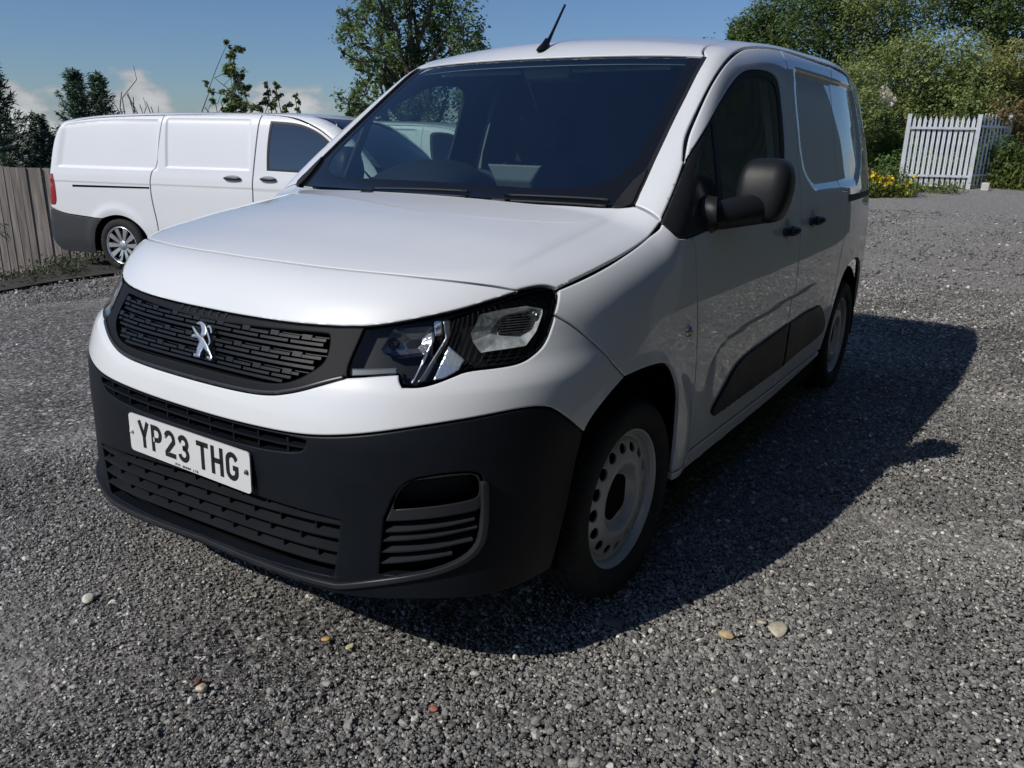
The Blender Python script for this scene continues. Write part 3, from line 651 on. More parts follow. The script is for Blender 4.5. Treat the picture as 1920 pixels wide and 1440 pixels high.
    quarter=[S((-2340,743,1745)),(-2330,775,1672),(-2316,820,1470),(-2290,872,1225),S((-2300,876,1160)),S((-2455,892,1150)),(-2440,898,1048),(-2406,910,895),(-2356,912,795),(-2330,906,640),(-2292,896,430),S((-2262,889,331)),S((-2288,889,331))]+[(-2330,900,430),(-2380,908,565),(-2443,911,663),(-2533,911,724),(-2660,909,758),(-2785,905,768),(-2910,897,758),(-3037,885,724),(-3127,882,663),(-3190,873,565),(-3240,868,430),S((-3265,868,300)),S((-3385,800,300)),(-3385,800,800),(-3365,760,1300),(-3345,700,1600),S((-3335,680,1720))]
    o3=panel('rear_quarter','side',quarter,M_PAINT,van,res=.02); l3=liner('quarter_inner','side',quarter)
    panel('door_rail','side',[S((-2470,880,1128)),S((-3250,840,1126)),S((-3250,845,1096)),S((-2480,890,1092))],M_SEAL,o3,off=.0015,thick=.004,gap=0,rnd=0,res=.04)
    for x_ in (o2,l2,o3,l3): mirrored_tree(x_,van)
    # --- sill under the doors
    s_=panel('sill','side',[S((-440,890,330)),S((-1469,889,322)),S((-2258,889,327)),S((-2262,889,300)),S((-1469,880,268)),S((-318,880,266)),S((-312,889,294)),S((-436,890,294))],M_PAINT,van,off=.002,thick=.02,res=.03,gap=.0015); mirrored(s_)
    # --- body-side frame: screen pillar and roof rail; roof
    wsr=d['ws_right']
    RT=[(-1534,733,1746),(-1990,738,1752),(-2340,740,1748),(-2800,725,1744),(-3335,690,1722)]
    ft=d['doorTop']
    pil=[S((-190,738,1181))]+[wsr[4],wsr[3],wsr[2],wsr[1],S((-860,667,1662))]+[(-900,640,1690),(-1000,625,1722),(-1250,628,1758),(-1800,634,1787),(-2600,634,1789),S((-3330,615,1745))]+[S(RT[-1])]+RT[-2:0:-1]+[(RT[0][0],RT[0][1],RT[0][2])]+[(p[0],p[1]+0,p[2]) for p in ft[-2:0:-1]]+[S((-392,815,1306)),S((-180,842,1139)),(-184,806,1159),(-190,771,1174)]
    o4=panel('pillar_rail','rail',pil,M_PAINT,van,res=.016); 
    l4=panel('pillar_inner','rail',pil,mat('pillar_trim',(.22,.23,.23),.7),o4,off=-.03,thick=0,gap=.001,rnd=0,res=.05); mirrored_tree(o4,van)
    wt=[(-757,0,1672),(-783,322,1672),S((-862,664,1664))]
    rf=wt+[(-902,636,1692),(-1002,621,1724),(-1252,624,1760),(-1800,630,1789),(-2600,630,1791),S((-3330,611,1747)),(-3345,0,1790)]
    o5=panel('roof','top',both(rf),M_PAINT,van,res=.03,gap=.0015)
    panel('headlining','top',both(rf),mat('headlining',(.32,.34,.34),.9),o5,off=-.035,thick=0,gap=.0,rnd=0,res=.08)
    # --- windscreen with its black painted border
    wsb=[(-862,664,1662)]+wsr[1:-1]+[(-184,733,1179)]
    scr=[(-757,0,1670),(-783,322,1670),S((-858,662,1660))]+[(p[0],p[1]-3,p[2]) for p in wsr[1:-1]]+[S((-186,731,1180))]+[(-150,640,1170),(-105,480,1175),(-62,250,1180),(-52,0,1182)]
    inn=[(-800,0,1695),(-822,330,1695),(-868,560,1668),(-852,610,1650)]+[(-735,632,1585),(-541,652,1447),(-389,668,1334),(-300,660,1265),(-215,600,1215),(-150,430,1200),(-115,0,1195)]
    ws=panel('windscreen','top',both(inn),M_WS,van,off=-.006,thick=0,gap=-.004,rnd=0,res=.05)
    panel('screen_border','top',both(scr),M_GLOSSB,ws,holes=[both(inn)],off=-.005,thick=.004,gap=.001,rnd=0,res=.04)
    seal=ribbon('rail',[(-190,742,1184)]+[(p[0],p[1]+2,p[2]) for p in wsr[-2:0:-1]]+[(-858,669,1662)],.007)
    o6=panel('screen_seal','rail',seal,M_SEAL,ws,off=.001,thick=.004,gap=0,rnd=0,res=9,raw=True,smooth_it=0); mirrored(o6,ws)
    # flexible corner pieces of the scuttle and the scuttle itself
    cp=[S((-150,690,1172)),(-230,694,1225),(-300,712,1268),S((-318,724,1280)),S((-286,730,1255)),S((-188,738,1181)),(-165,715,1172)]
    o7=panel('scuttle_corner','top',cp,M_SEAL,ws,off=.007,thick=.012,gap=0,res=.02,rnd=.003); mirrored(o7,ws)
    wipers(ws); aerial(); mirrors(); rear_end(); cabin()
    for x_,st in ((0.,-.0242),(-2.785,0.)):
        for sy in (1,-1): wheel(x_,sy,st if sy>0 else 0.)
    for x_ in (0.,-2.785): arches(x_)
    # underbody keeps daylight out from below
    V,Fc=merge([boxv(-3.35,-2.30,-.80,.80,.20,.28),boxv(-2.31,-.42,-.86,.86,.19,.27),boxv(-.43,.52,-.55,.55,.21,.29)])
    mesh('underbody',V,Fc,M_DARK,van,False)
B_SEAM=[(-1534,733,1746),(-1538,756,1707),(-1546,771,1665),(-1556,803,1543),(-1545,845,1353),(-1547,864,1258),(-1548,904,999),(-1543,910,905),(-1536,913,768),(-1519,910,612),(-1487,898,412),(-1469,889,327)]
def mirrored_tree(o,parent):
    c=o.copy(); COL.objects.link(c); c.scale.y*=-1; c.parent=parent
    def rec(a,b):
        for ch in a.children:
            k=ch.copy(); COL.objects.link(k); k.parent=b; rec(ch,k)
    rec(o,c); return c
# ---- lettering: strokes on a 50 x 79 cell
def arc(cx,cy,rx,ry,a0,a1,n=8): return [(cx+rx*math.cos(math.radians(a0+(a1-a0)*i/n)),cy+ry*math.sin(math.radians(a0+(a1-a0)*i/n))) for i in range(n+1)]
def glyph(c):
    h=7.
    G={'Y':[[(5,79),(25,34),(25,0)],[(45,79),(25,34)]],
    'P':[[(h,0),(h,72),(27,72)]+arc(27,54,16,18,90,-90)+[(27,36),(h,36)]],
    '2':[[(7,56)]+arc(25,55,18,17,180,0)+[(43,48),(8,12),(8,7),(50,7)]],
    '3':[[(7,58)]+arc(25,56,17,16,170,-60,10)+[(22,41)],[(22,41)]+arc(25,24,18,17,70,-170,12)],
    'T':[[(0,72),(50,72)],[(25,72),(25,0)]],'H':[[(h,0),(h,79)],[(43,0),(43,79)],[(h,40),(43,40)]],
    'G':[[(43,58)]+arc(25,54,18,18,15,180)+[(7,25)]+arc(25,25,18,18,180,360)+[(43,36),(28,36)]],
    'E':[[(45,72),(h,72),(h,7),(45,7)],[(h,40),(38,40)]],'U':[[(7,79),(7,25)]+arc(25,25,18,18,180,360)+[(43,79)]],
    'O':[[(7,54)]+arc(25,54,18,18,180,0)+[(43,25)]+arc(25,25,18,18,0,-180)+[(7,56)]],
    'V':[[(4,79),(25,0),(46,79)]],'S':[[(43,60)]+arc(25,56,18,16,20,200)+[(40,36)]+arc(25,22,18,15,20,-160)],
    'R':[[(h,0),(h,72),(27,72)]+arc(27,56,16,16,90,-90)+[(h,40)],[(25,40),(44,0)]],'L':[[(h,79),(h,7),(45,7)]],
    'D':[[(h,0),(h,72),(24,72)]+arc(24,53,19,19,90,0)+arc(24,26,19,19,0,-90)+[(h,7)]],' ':[]}
    return G[c]
def stroke(p,w):
    """closed outline of a polyline drawn with a pen of width w"""
    p=np.array(p,float); keep=[0]
    for i in range(1,len(p)):
        if np.linalg.norm(p[i]-p[keep[-1]])>.5: keep.append(i)
    p=p[keep]; t=np.diff(p,axis=0); t/=np.linalg.norm(t,axis=1)[:,None]; n=np.c_[-t[:,1],t[:,0]]
    m=np.vstack([n[:1],n[:-1]+n[1:],n[-1:]]); l=np.sum(m*m,1)/2; l[0]=l[-1]=.5; m=m/np.maximum(l*1.,.5)[:,None]; m[0]=n[0]; m[-1]=n[-1]
    return [tuple(a) for a in p+m*w/2]+[tuple(a) for a in (p-m*w/2)[::-1]]
def plate():
    xs=.8985; ti=math.radians(1.5)
    def pl(q,h): return np.c_[np.full(len(q),xs+h)-q[:,1]*math.sin(ti),q[:,0],.5507+q[:,1]*math.cos(ti)],np.tile([[1.,0,0]],(len(q),1))
    r=.012; q=[]
    for cx,cy,a in ((.26-r,.0555-r,0),(-.26+r,.0555-r,90),(-.26+r,-.0555+r,180),(.26-r,-.0555+r,270)): q+=arc(cx,cy,r,r,a,a+90,5)
    o=panel('number_plate','plate',q,mat('plate_white',(.74,.75,.74),.28,coat=.4,noise=.03,nscale=30),van,thick=.004,gap=0,rnd=0,res=9,raw=True,smooth_it=0,surf_fn=pl,label='white number plate reading YP23 THG')
    V,Fc=merge([boxv(xs-.03,xs-.0045,-.235,.235,.505,.597)]); mesh('plate_mount',V,Fc,M_BLACK,o,False)
    ink=mat('plate_ink',(.012,.012,.013),.4); s_=.001*.98; wd=50*s_; gp=11*s_; x=-(7*wd+5*gp+.033)/2
    for i,c in enumerate('YP23THG'):
        for poly in glyph(c):
            pts=[(x+a*s_,-.0355+b*s_) for a,b in stroke(poly,14.)]
            panel('letter','plate',pts,ink,o,off=.0009,thick=.0009,gap=0,rnd=0,res=9,raw=True,smooth_it=0,surf_fn=pl,step=.02)
        x+=wd+(.033 if i==3 else gp)
    s2=.0065/79; x=-.052
    for c in 'PVS GROUP LTD':
        for poly in glyph(c):
            panel('small_letter','plate',[(x+a*s2*1.2,-.0525+b*s2) for a,b in stroke(poly,15.)],ink,o,off=.0009,thick=.0009,gap=0,rnd=0,res=9,raw=True,smooth_it=0,surf_fn=pl,step=.01)
        x+=.0078
    for y in (-.247,.247):
        v,f=lathe([(.0,.007),(.004,.0065),(.0062,.003),(.0065,.0)],16); v=[(xs+b,y+a,.5507+.002+c) for a,b,c in v]; mesh('screw_cap',v,f,mat('cap_white',(.6,.6,.58),.4) if y<0 else mat('cap_dark',(.08,.08,.08),.4),o)
def disc_lamp(name,r):
    P,n=surf('side',[(r[0]/1000,r[2]/1000)],0.); P=P[0]
    pr=[(.0,.010),(.008,.0095),(.016,.007),(.0185,.003),(.019,-.004)]; v,f=lathe(pr,24); v=[(P[0]+a*1.15,P[1]+b,P[2]+c*.85) for a,b,c in v]
    o=mesh(name,v,f,mat('clear_amber_lens',(.55,.5,.45),.12,metal=.6),van)
    v,f=lathe([(.019,.005),(.0225,.004),(.023,-.004)],24); v=[(P[0]+a*1.15,P[1]+b,P[2]+c*.85) for a,b,c in v]; mesh('lamp_rim',v,f,M_CHROME,o)
    return o
def handle(door,r):
    x,z=r[0]/1000,r[2]/1000; P,n=surf('side',[(x,z)],0.); P=P[0]; n=n[0]
    # recess dish, pull bar and lock end
    ell=[(x+.036*math.cos(t)-.004,z+.014+.040*math.sin(t)) for t in np.linspace(0,2*math.pi,25)[:-1]]
    panel('handle_dish','side',ell,mat('dish_grey',(.30,.31,.32),.35,coat=.5),door,off=.0012,thick=.002,gap=0,rnd=0,res=.02,raw=True,smooth_it=0)
    hb=mat('handle_black',(.016,.017,.019),.33)
    A=np.linspace(0,1,9); path=[]
    for t in A:
        px=x+.052-.135*t; q,_=surf('side',[(px,z+.006*math.sin(t*math.pi))],0.); path.append(q[0]+n*(.006+.036*math.sin(min(t*1.25,1)*math.pi)**.6 if 0<t<1 else .002))
    rad=[.010,.013,.0145,.015,.015,.0145,.0135,.012,.010]
    v,f=tube(path,rad,12); o=mesh('door_handle',v,f,hb,door)
    q,_=surf('side',[(x-.075,z)],.016); q=q[0]
    v,f=tube([q-n*.016,q,q+n*.008],[.022,.019,.013],14); mesh('lock_cap',v,f,hb,o)
    v,f=tube([P-n*.001+np.array([.046,0,.004]),P+n*.030+np.array([.05,0,.004])],[.018,.015],12); mesh('handle_end',v,f,hb,o)
def wipers(ws):
    for pts in ([(-.040,-.20),(-.050,.0),(-.064,.20)],[(-.072,.34),(-.112,.50),(-.158,.665)]):
        q=np.array(pts); P,n=surf('top',resample(q,.03,False),-.008); v,f=tube(P,.0058,8); o=mesh('wiper',v,f,M_SEAL,ws)
        P2,_=surf('top',resample(q+np.array([-.016,.0]),.03,False),.004); v,f=tube(P2,.005,6); mesh('wiper_blade',v,f,M_SEAL,o)
        P3,_=surf('top',[q[0]],-.012); c=P3[0]
        V,Fc=boxv(c[0]-.02,c[0]+.03,c[1]-.03,c[1]+.03,c[2]-.02,c[2]+.012); add_bevel(mesh('wiper_knuckle',V,Fc,M_SEAL,o,False),.008)
def aerial():
    P,n=surf('top',[(-.835,0.)],0.); b=P[0]
    prof=[(0,.042,.020),(.012,.039,.018),(.03,.024,.011),(.05,.014,.007)]; V=[];Fc=[];k=14
    for i,(h,a,w) in enumerate(prof):
        for j in range(k):
            t=2*math.pi*j/k; V.append((b[0]-.25*h+a*math.cos(t)-(.012 if i else 0)*i*.6,b[1]+w*math.sin(t),b[2]-.004+h))
    for i in range(len(prof)-1):
        for j in range(k): Fc.append((i*k+j,i*k+(j+1)%k,(i+1)*k+(j+1)%k,(i+1)*k+j))
    Fc.append(tuple((len(prof)-1)*k+j for j in range(k)))
    o=mesh('aerial',V,Fc,M_BLACK,van)
    s=Vector((b[0]-.035,b[1],b[2]+.03)); e=s+Vector((-.125,0,.155)); v,f=tube([s,s.lerp(e,.3),s.lerp(e,.9),e],[.0085,.0058,.0048,.0052],10); mesh('mast',v,f,M_BLACK,o)
def mirrors():
    # housing: a rounded box on a foot that springs from the door corner
    cx,cy,cz=-.705,.985,1.216; ax,ay,az=.080,.086,.106; V=[];Fc=[];nu,nv=36,22
    for i in range(nv+1):
        ph=-math.pi/2+math.pi*i/nv
        for j in range(nu):
            th=2*math.pi*j/nu; e1,e2=.52,.50
            c=lambda a,e: math.copysign(abs(math.cos(a))**e,math.cos(a)); s=lambda a,e: math.copysign(abs(math.sin(a))**e,math.sin(a))
            x=c(ph,e1)*c(th,e2); y=c(ph,e1)*s(th,e2); z=s(ph,e1)
            sc=1.-.20*max(z,0)**1.6-.04*max(-z,0); yy=y*ay*sc-.018*z*(1 if y<0 else .25)*0+.010*z
            dome=1.10 if x>0 else .62
            V.append((cx+x*ax*dome*sc-.10*(yy)-.012*z,cy+yy-.016*max(z,0)*(1 if y<0 else .2)+(0.012*max(-z,0) if y<0 else 0),cz+z*az))
    for i in range(nv):
        for j in range(nu): Fc.append((i*nu+j,i*nu+(j+1)%nu,(i+1)*nu+(j+1)%nu,(i+1)*nu+j))
    mb=mat('mirror_black_plastic',(.013,.014,.016),.42,spec=.3,bump=.2,bscale=1200,noise=.1,nscale=8)
    o=mesh('door_mirror',V,Fc,mb,van)
    # arm
    v,f=tube([(-.47,.86,1.135),(-.52,.90,1.140),(-.585,.935,1.150),(-.66,.97,1.160),(-.70,1.0,1.165)],[.044,.050,.054,.058,.054],16)
    v=[(a,b,1.148+(c-1.148)*.95) for a,b,c in v]; mesh('mirror_arm',v,f,mb,o)
    v,f=tube([(-.47,.852,1.13),(-.475,.885,1.150),(-.48,.905,1.152)],[.062,.060,.050],14); mesh('mirror_foot',v,f,mb,o)
    # the glass faces the rear
    pts=arc(0,0,.072,.088,0,360,28)[:-1]; V=[(cx-.056-.10*a,cy+a,cz+b) for a,b in pts]; me=mesh('mirror_glass',V,[tuple(range(len(V)))],mat('mirror_silver',(.85,.86,.88),.02,metal=1.),o,False)
    mirrored_tree(o,van)
def wheel(x,sy,steer):
    w=thing('w','','x'); 
    for k in ('label','category'): del w[k]
    w.name='wheel'; w.parent=van; w.location=(x,sy*.776,.3135); w.rotation_euler=(0,0,steer); w.scale=(1,sy,1)
    if WHEEL:
        def rec(a,b):
            for ch in a.children:
                c=ch.copy(); COL.objects.link(c); c.parent=b; rec(ch,c)
        rec(WHEEL[0],w); return
    WHEEL.append(w)
    half=[(.214,.078),(.224,.092),(.240,.101),(.262,.1055),(.285,.104),(.300,.0975),(.309,.087),(.3135,.074),(.3145,.060),(.3145,.056),(.3065,.0545),(.3065,.0505),(.3155,.049),(.316,.022),(.308,.0205),(.308,.0155),(.3165,.014),(.3165,0)]
    pr=half+[(r,-a) for r,a in half[-2::-1]]; k=len(pr)
    def fr(i,j,r):
        q=min(i,k-1-i)
        return r-(.0065 if (q in (6,7,8) and j%3==0) else 0)-(.004 if (q in (12,13) and j%4==1) else 0)
    v,f=lathe(pr,216,fr); t=mesh('tyre',v,f,M_RUBBER,w)
    rim=[(.2215,.0835),(.2225,.0865),(.2195,.0885),(.2145,.087),(.2125,.080),(.2075,.0765),(.2045,.070),(.2030,.056),(.1995,.062),(.1935,.0600),(.1895,.0592),(.1885,.045)]
    v,f=lathe(rim,96); r_=mesh('rim','' and 0 or v,f,M_STEEL,w)
    prof=spl([.066,.076,.092,.103,.112,.124,.140,.160,.178,.190],[.052,.053,.064,.0775,.0830,.0825,.0790,.0745,.0685,.0600])
    def dm(q,h):
        r=np.hypot(q[:,0],q[:,1]); y=prof(r); e=1e-4; s=(prof(r+e)-prof(r-e))/(2*e); n=np.c_[-s*q[:,0]/r,np.ones(len(r)),-s*q[:,1]/r]; n/=np.linalg.norm(n,axis=1)[:,None]
        return np.c_[q[:,0],y,q[:,1]]+n*h,n
    oc=arc(0,0,.1905,.1905,0,360,96)[:-1]; ic=arc(0,0,.068,.068,0,360,48)[:-1]; holes=[ic]
    for i in range(16):
        a=2*math.pi*i/16; hx,hy=math.cos(a),math.sin(a); hp=[]
        for t in np.linspace(0,2*math.pi,19)[:-1]:
            rr=.0165*math.cos(t); tt=.0195*math.sin(t)*(1-.12*math.cos(t)); hp.append(((.1635+rr)*hx-tt*hy,(.1635+rr)*hy+tt*hx))
        holes.append(hp)
    panel('wheel_disc','disc',oc,M_STEEL,w,holes=holes,thick=.006,gap=0,rnd=.0008,res=.009,step=.012,raw=True,smooth_it=0,surf_fn=dm)
    v,f=lathe([(0,.060),(.03,.0605),(.06,.0585),(.072,.056),(.074,.045)],60,lambda i,j,r:r+(.004*math.cos(5*2*math.pi*j/60)*(i>2)))
    mesh('hub_cap',v,f,mat('hub_black',(.004,.004,.004),.8,spec=.1),w)
    v,f=lathe([(.20,-.06),(.20,.02),(.12,.03),(.05,.03)],48); mesh('brake_shield',v,f,M_DARK,w)
WHEEL=[]
def arches(x):
    for sy in (1,-1):
        V=[];Fc=[];k=28; prof=[(.45,.50*1.),(.415,.66),(.405,.80),(.40,.868)]
        for i in range(k+1):
            a=math.radians(-12+204*i/k)
            V.append((x,sy*.45,.34))
            for r,y in prof: V.append((x+r*math.cos(a),sy*y,.33+r*math.sin(a)*.97))
        m=len(prof)+1
        for i in range(k):
            for j in range(m-1): Fc.append((i*m+j,i*m+j+1,(i+1)*m+j+1,(i+1)*m+j))
        mesh('wheel_arch_liner',V,Fc,M_DARK,van,False)
def rear_end():
    dr=[S((-3400,10,330)),S((-3400,700,330)),(-3400,720,900),(-3400,690,1400),(-3400,620,1690),S((-3400,10,1710))]
    for i in range(1):
        o=panel('rear_door','rear',[(p[0],p[1],p[2],1) if len(p)>3 else p for p in dr],M_PAINT,van,res=.05)
        bar('rear_door_handle','rear',.05,.2,.98,1.02,0,.03,M_BLACK,o,2)
        mirrored_tree(o,van)
    rb=[S((-3500,0,440)),(-3480,500,440),S((-3450,770,440)),S((-3450,770,300)),(-3480,500,290),(-3500,0,290)]
    panel('rear_bumper','rear',both(rb),M_BLACK,van,off=.02,thick=.05,res=.05)
    o=panel('tail_lamp','rear',[S((-3400,712,1180)),S((-3400,812,1180)),S((-3400,830,780)),S((-3400,735,780))],mat('red_lens',(.35,.01,.012),.15,coat=1),van,off=.004,res=.04); mirrored(o,van)
def cabin():
    trim=mat('dash_dark',(.020,.022,.024),.62,bump=.2,bscale=500); cloth=mat('seat_cloth',(.03,.031,.034),.9,noise=.2,nscale=60); lt=mat('cabin_trim_light',(.30,.31,.30),.7)
    # dashboard: a deep shelf under the screen, dropping to the knees
    sec=[(-.17,1.155),(-.24,1.175),(-.42,1.185),(-.60,1.18),(-.74,1.14),(-.78,.96),(-.70,.80),(-.62,.60),(-.2,.55),(-.13,.8)]; V=[];Fc=[];k=len(sec); ys=np.linspace(-.76,.76,13)
    for y in ys:
        for x,z in sec: V.append((x-.06*(y/.76)**2,y,z-.02*(abs(y)/.76)**3))
    for i in range(len(ys)-1):
        for j in range(k): Fc.append((i*k+j,i*k+(j+1)%k,(i+1)*k+(j+1)%k,(i+1)*k+j))
    Fc+=[tuple(range(k)),tuple((len(ys)-1)*k+j for j in range(k))]
    o=mesh('dashboard',V,Fc,trim,van); fix_normals(o)
    # binnacle hood over the instruments (driver sits on the far side)
    V=[];Fc=[];m=16
    for i,(x,h,w) in enumerate(((-.42,.015,.20),(-.50,.085,.225),(-.60,.115,.23),(-.70,.115,.225),(-.76,.09,.21))):
        for j in range(m+1):
            a=math.pi*j/m; V.append((x,-.40+w*math.cos(a),1.165+h*math.sin(a)**.7))
    for i in range(4):
        for j in range(m): Fc.append((i*(m+1)+j,i*(m+1)+j+1,(i+1)*(m+1)+j+1,(i+1)*(m+1)+j))
    mesh('instrument_hood',V,Fc,trim,o)
    # steering wheel
    c=Vector((-.86,-.40,1.075)); ax=Vector((.80,0,.60)).normalized(); e1=Vector((0,1,0)); e2=ax.cross(e1); ring=[c+.185*(e1*math.cos(t)+e2*math.sin(t)) for t in np.linspace(0,2*math.pi,41)]
    v,f=tube(ring,.016,10,False); s=mesh('steering_wheel',v,f,trim,van)
    v,f=merge([tube([c-e1*.18,c,c+e1*.18],.018,8),tube([c,c-e2*.17],.02,8),tube([c-ax*.01,c-ax*.03],[.07,.065],16)]); mesh('wheel_spokes',v,f,trim,s)
    # touchscreen standing on the dash: seen from its back
    V=[];Fc=[]
    for x,w,z in ((-.615,.080,1.18),(-.595,.082,1.212),(-.60,.128,1.272),(-.615,.128,1.272)):
        for sgn in (-1,1): V.append((x,.028+sgn*w,z))
    Fc=[(0,1,3,2),(2,3,5,4),(4,5,7,6),(6,7,1,0),(0,2,4,6),(1,7,5,3)]
    tsx=mesh('touchscreen',V,Fc,mat('screen_back_grey',(.17,.18,.18),.5),o,False); fix_normals(tsx); add_bevel(tsx,.006)
    # seats with headrests
    for y,w in ((-.42,.24),(.16,.19),(.52,.19)):
        s,f=boxv(-1.38,-.88,y-w,y+w,.58,.76); st=add_bevel(mesh('seat',s,f,cloth,van,False),.05,3)
        V,Fc=boxv(-1.50,-1.36,y-w,y+w,.74,1.26); V=[(x-.18*(z-.74),yy,z) for x,yy,z in V]; add_bevel(mesh('backrest',V,Fc,cloth,st,False),.05,3)
        V,Fc=boxv(-1.57,-1.47,y-.13,y+.13,1.32,1.50); add_bevel(mesh('headrest',V,Fc,cloth,st,False),.04,3)
    # bulkhead behind the seats
    yy=[(.62,1.72),(.76,1.5),(.84,1.2),(.87,.9),(.84,.4)]; poly=[(y-.03,z) for y,z in yy]+[(-y+.03,z) for y,z in reversed(yy)]
    V=[(-1.64,y,z) for y,z in poly]+[(-1.66,y,z) for y,z in poly]; n=len(poly); Fc=[tuple(range(n)),tuple(reversed(range(n,2*n)))]
    mesh('bulkhead',V,Fc,mat('bulkhead_dark',(.018,.019,.021),.7),van,False)
    # pale trim on the door pillars, sun visors, roof console
    for sy in (1,-1):
        q=[(-1.50,.70,1.62),(-1.47,.78,1.30),(-1.45,.81,1.12),(-1.44,.81,.85),(-1.62,.81,.85),(-1.62,.81,1.12),(-1.62,.78,1.30),(-1.60,.70,1.62)]
        V=[(a,sy*b,c) for a,b,c in q]+[(a,sy*(b-.03),c) for a,b,c in q]; n=8; Fc=[tuple(range(n)),tuple(reversed(range(n,2*n)))]+[(i,(i+1)%n,n+(i+1)%n,n+i) for i in range(n)]
        o2=mesh('pillar_trim',V,Fc,lt,van,False); fix_normals(o2)
        V,Fc=boxv(-1.02,-.86,sy*.12,sy*.54,1.62,1.64); V=[(x,y,z+(-.86-x)*.35-.0) for x,y,z in V]; add_bevel(mesh('sun_visor',V,Fc,lt,van,False),.008)
    V,Fc=boxv(-1.02,-.86,-.11,.11,1.60,1.66); add_bevel(mesh('roof_console',V,Fc,lt,van,False),.02)
build_van()
# ============ the yard ===============================================
CAMP=Vector((2.0706,1.8137,1.3541))
def gz(x,y):
    """height of the yard: it falls gently to the far side of the van and climbs towards the bank"""
    x=np.asarray(x,float); y=np.asarray(y,float)
    s=np.maximum(-y-.8,0); a=-.045*np.minimum(s*s/(s+.8),14)
    dip=1.10*sstep(-7.9,-10.3,y)*np.maximum(sstep(-3.2,-2.3,x),sstep(-9.3,-10.5,y))*sstep(-34,-28,y)   # the ground drops away at the foot of the timber fence
    r=np.maximum(-x-7,0); return a-dip+.033*np.minimum(r*r/(r+2.),30)
def at(px,py,dist):
    """the point seen at a place in the photograph (1920 wide) at a horizontal distance from the camera"""
    q=_r2*((px-960)/1497.57)-_u2*((py-720)/1497.57)+_f; return CAMP+q*(dist/math.hypot(q.x,q.y))
FH=Vector((_f.x,_f.y,0)).normalized()
def dep(px,z):
    q=at(px,300,1.)-CAMP; q.z=0; return at(px,300,z/q.dot(FH))
def fast(name,V,Fq,m,parent=None,attr=None,smooth=False):
    """big mesh from numpy arrays (all faces with the same corner count)"""
    V=np.asarray(V,np.float32); Fq=np.asarray(Fq,np.int32); k=Fq.shape[1]; me=bpy.data.meshes.new(name)
    me.vertices.add(len(V)); me.vertices.foreach_set('co',V.ravel()); me.loops.add(Fq.size); me.loops.foreach_set('vertex_index',Fq.ravel())
    me.polygons.add(len(Fq)); me.polygons.foreach_set('loop_start',np.arange(0,Fq.size,k,dtype=np.int32)); me.polygons.foreach_set('loop_total',np.full(len(Fq),k,np.int32))
    if attr is not None:
        a=me.attributes.new('tone','FLOAT','FACE'); a.data.foreach_set('value',np.asarray(attr,np.float32))
    me.update(calc_edges=True); me.validate()
    if smooth: me.shade_smooth()
    return link(name,me,m,parent)
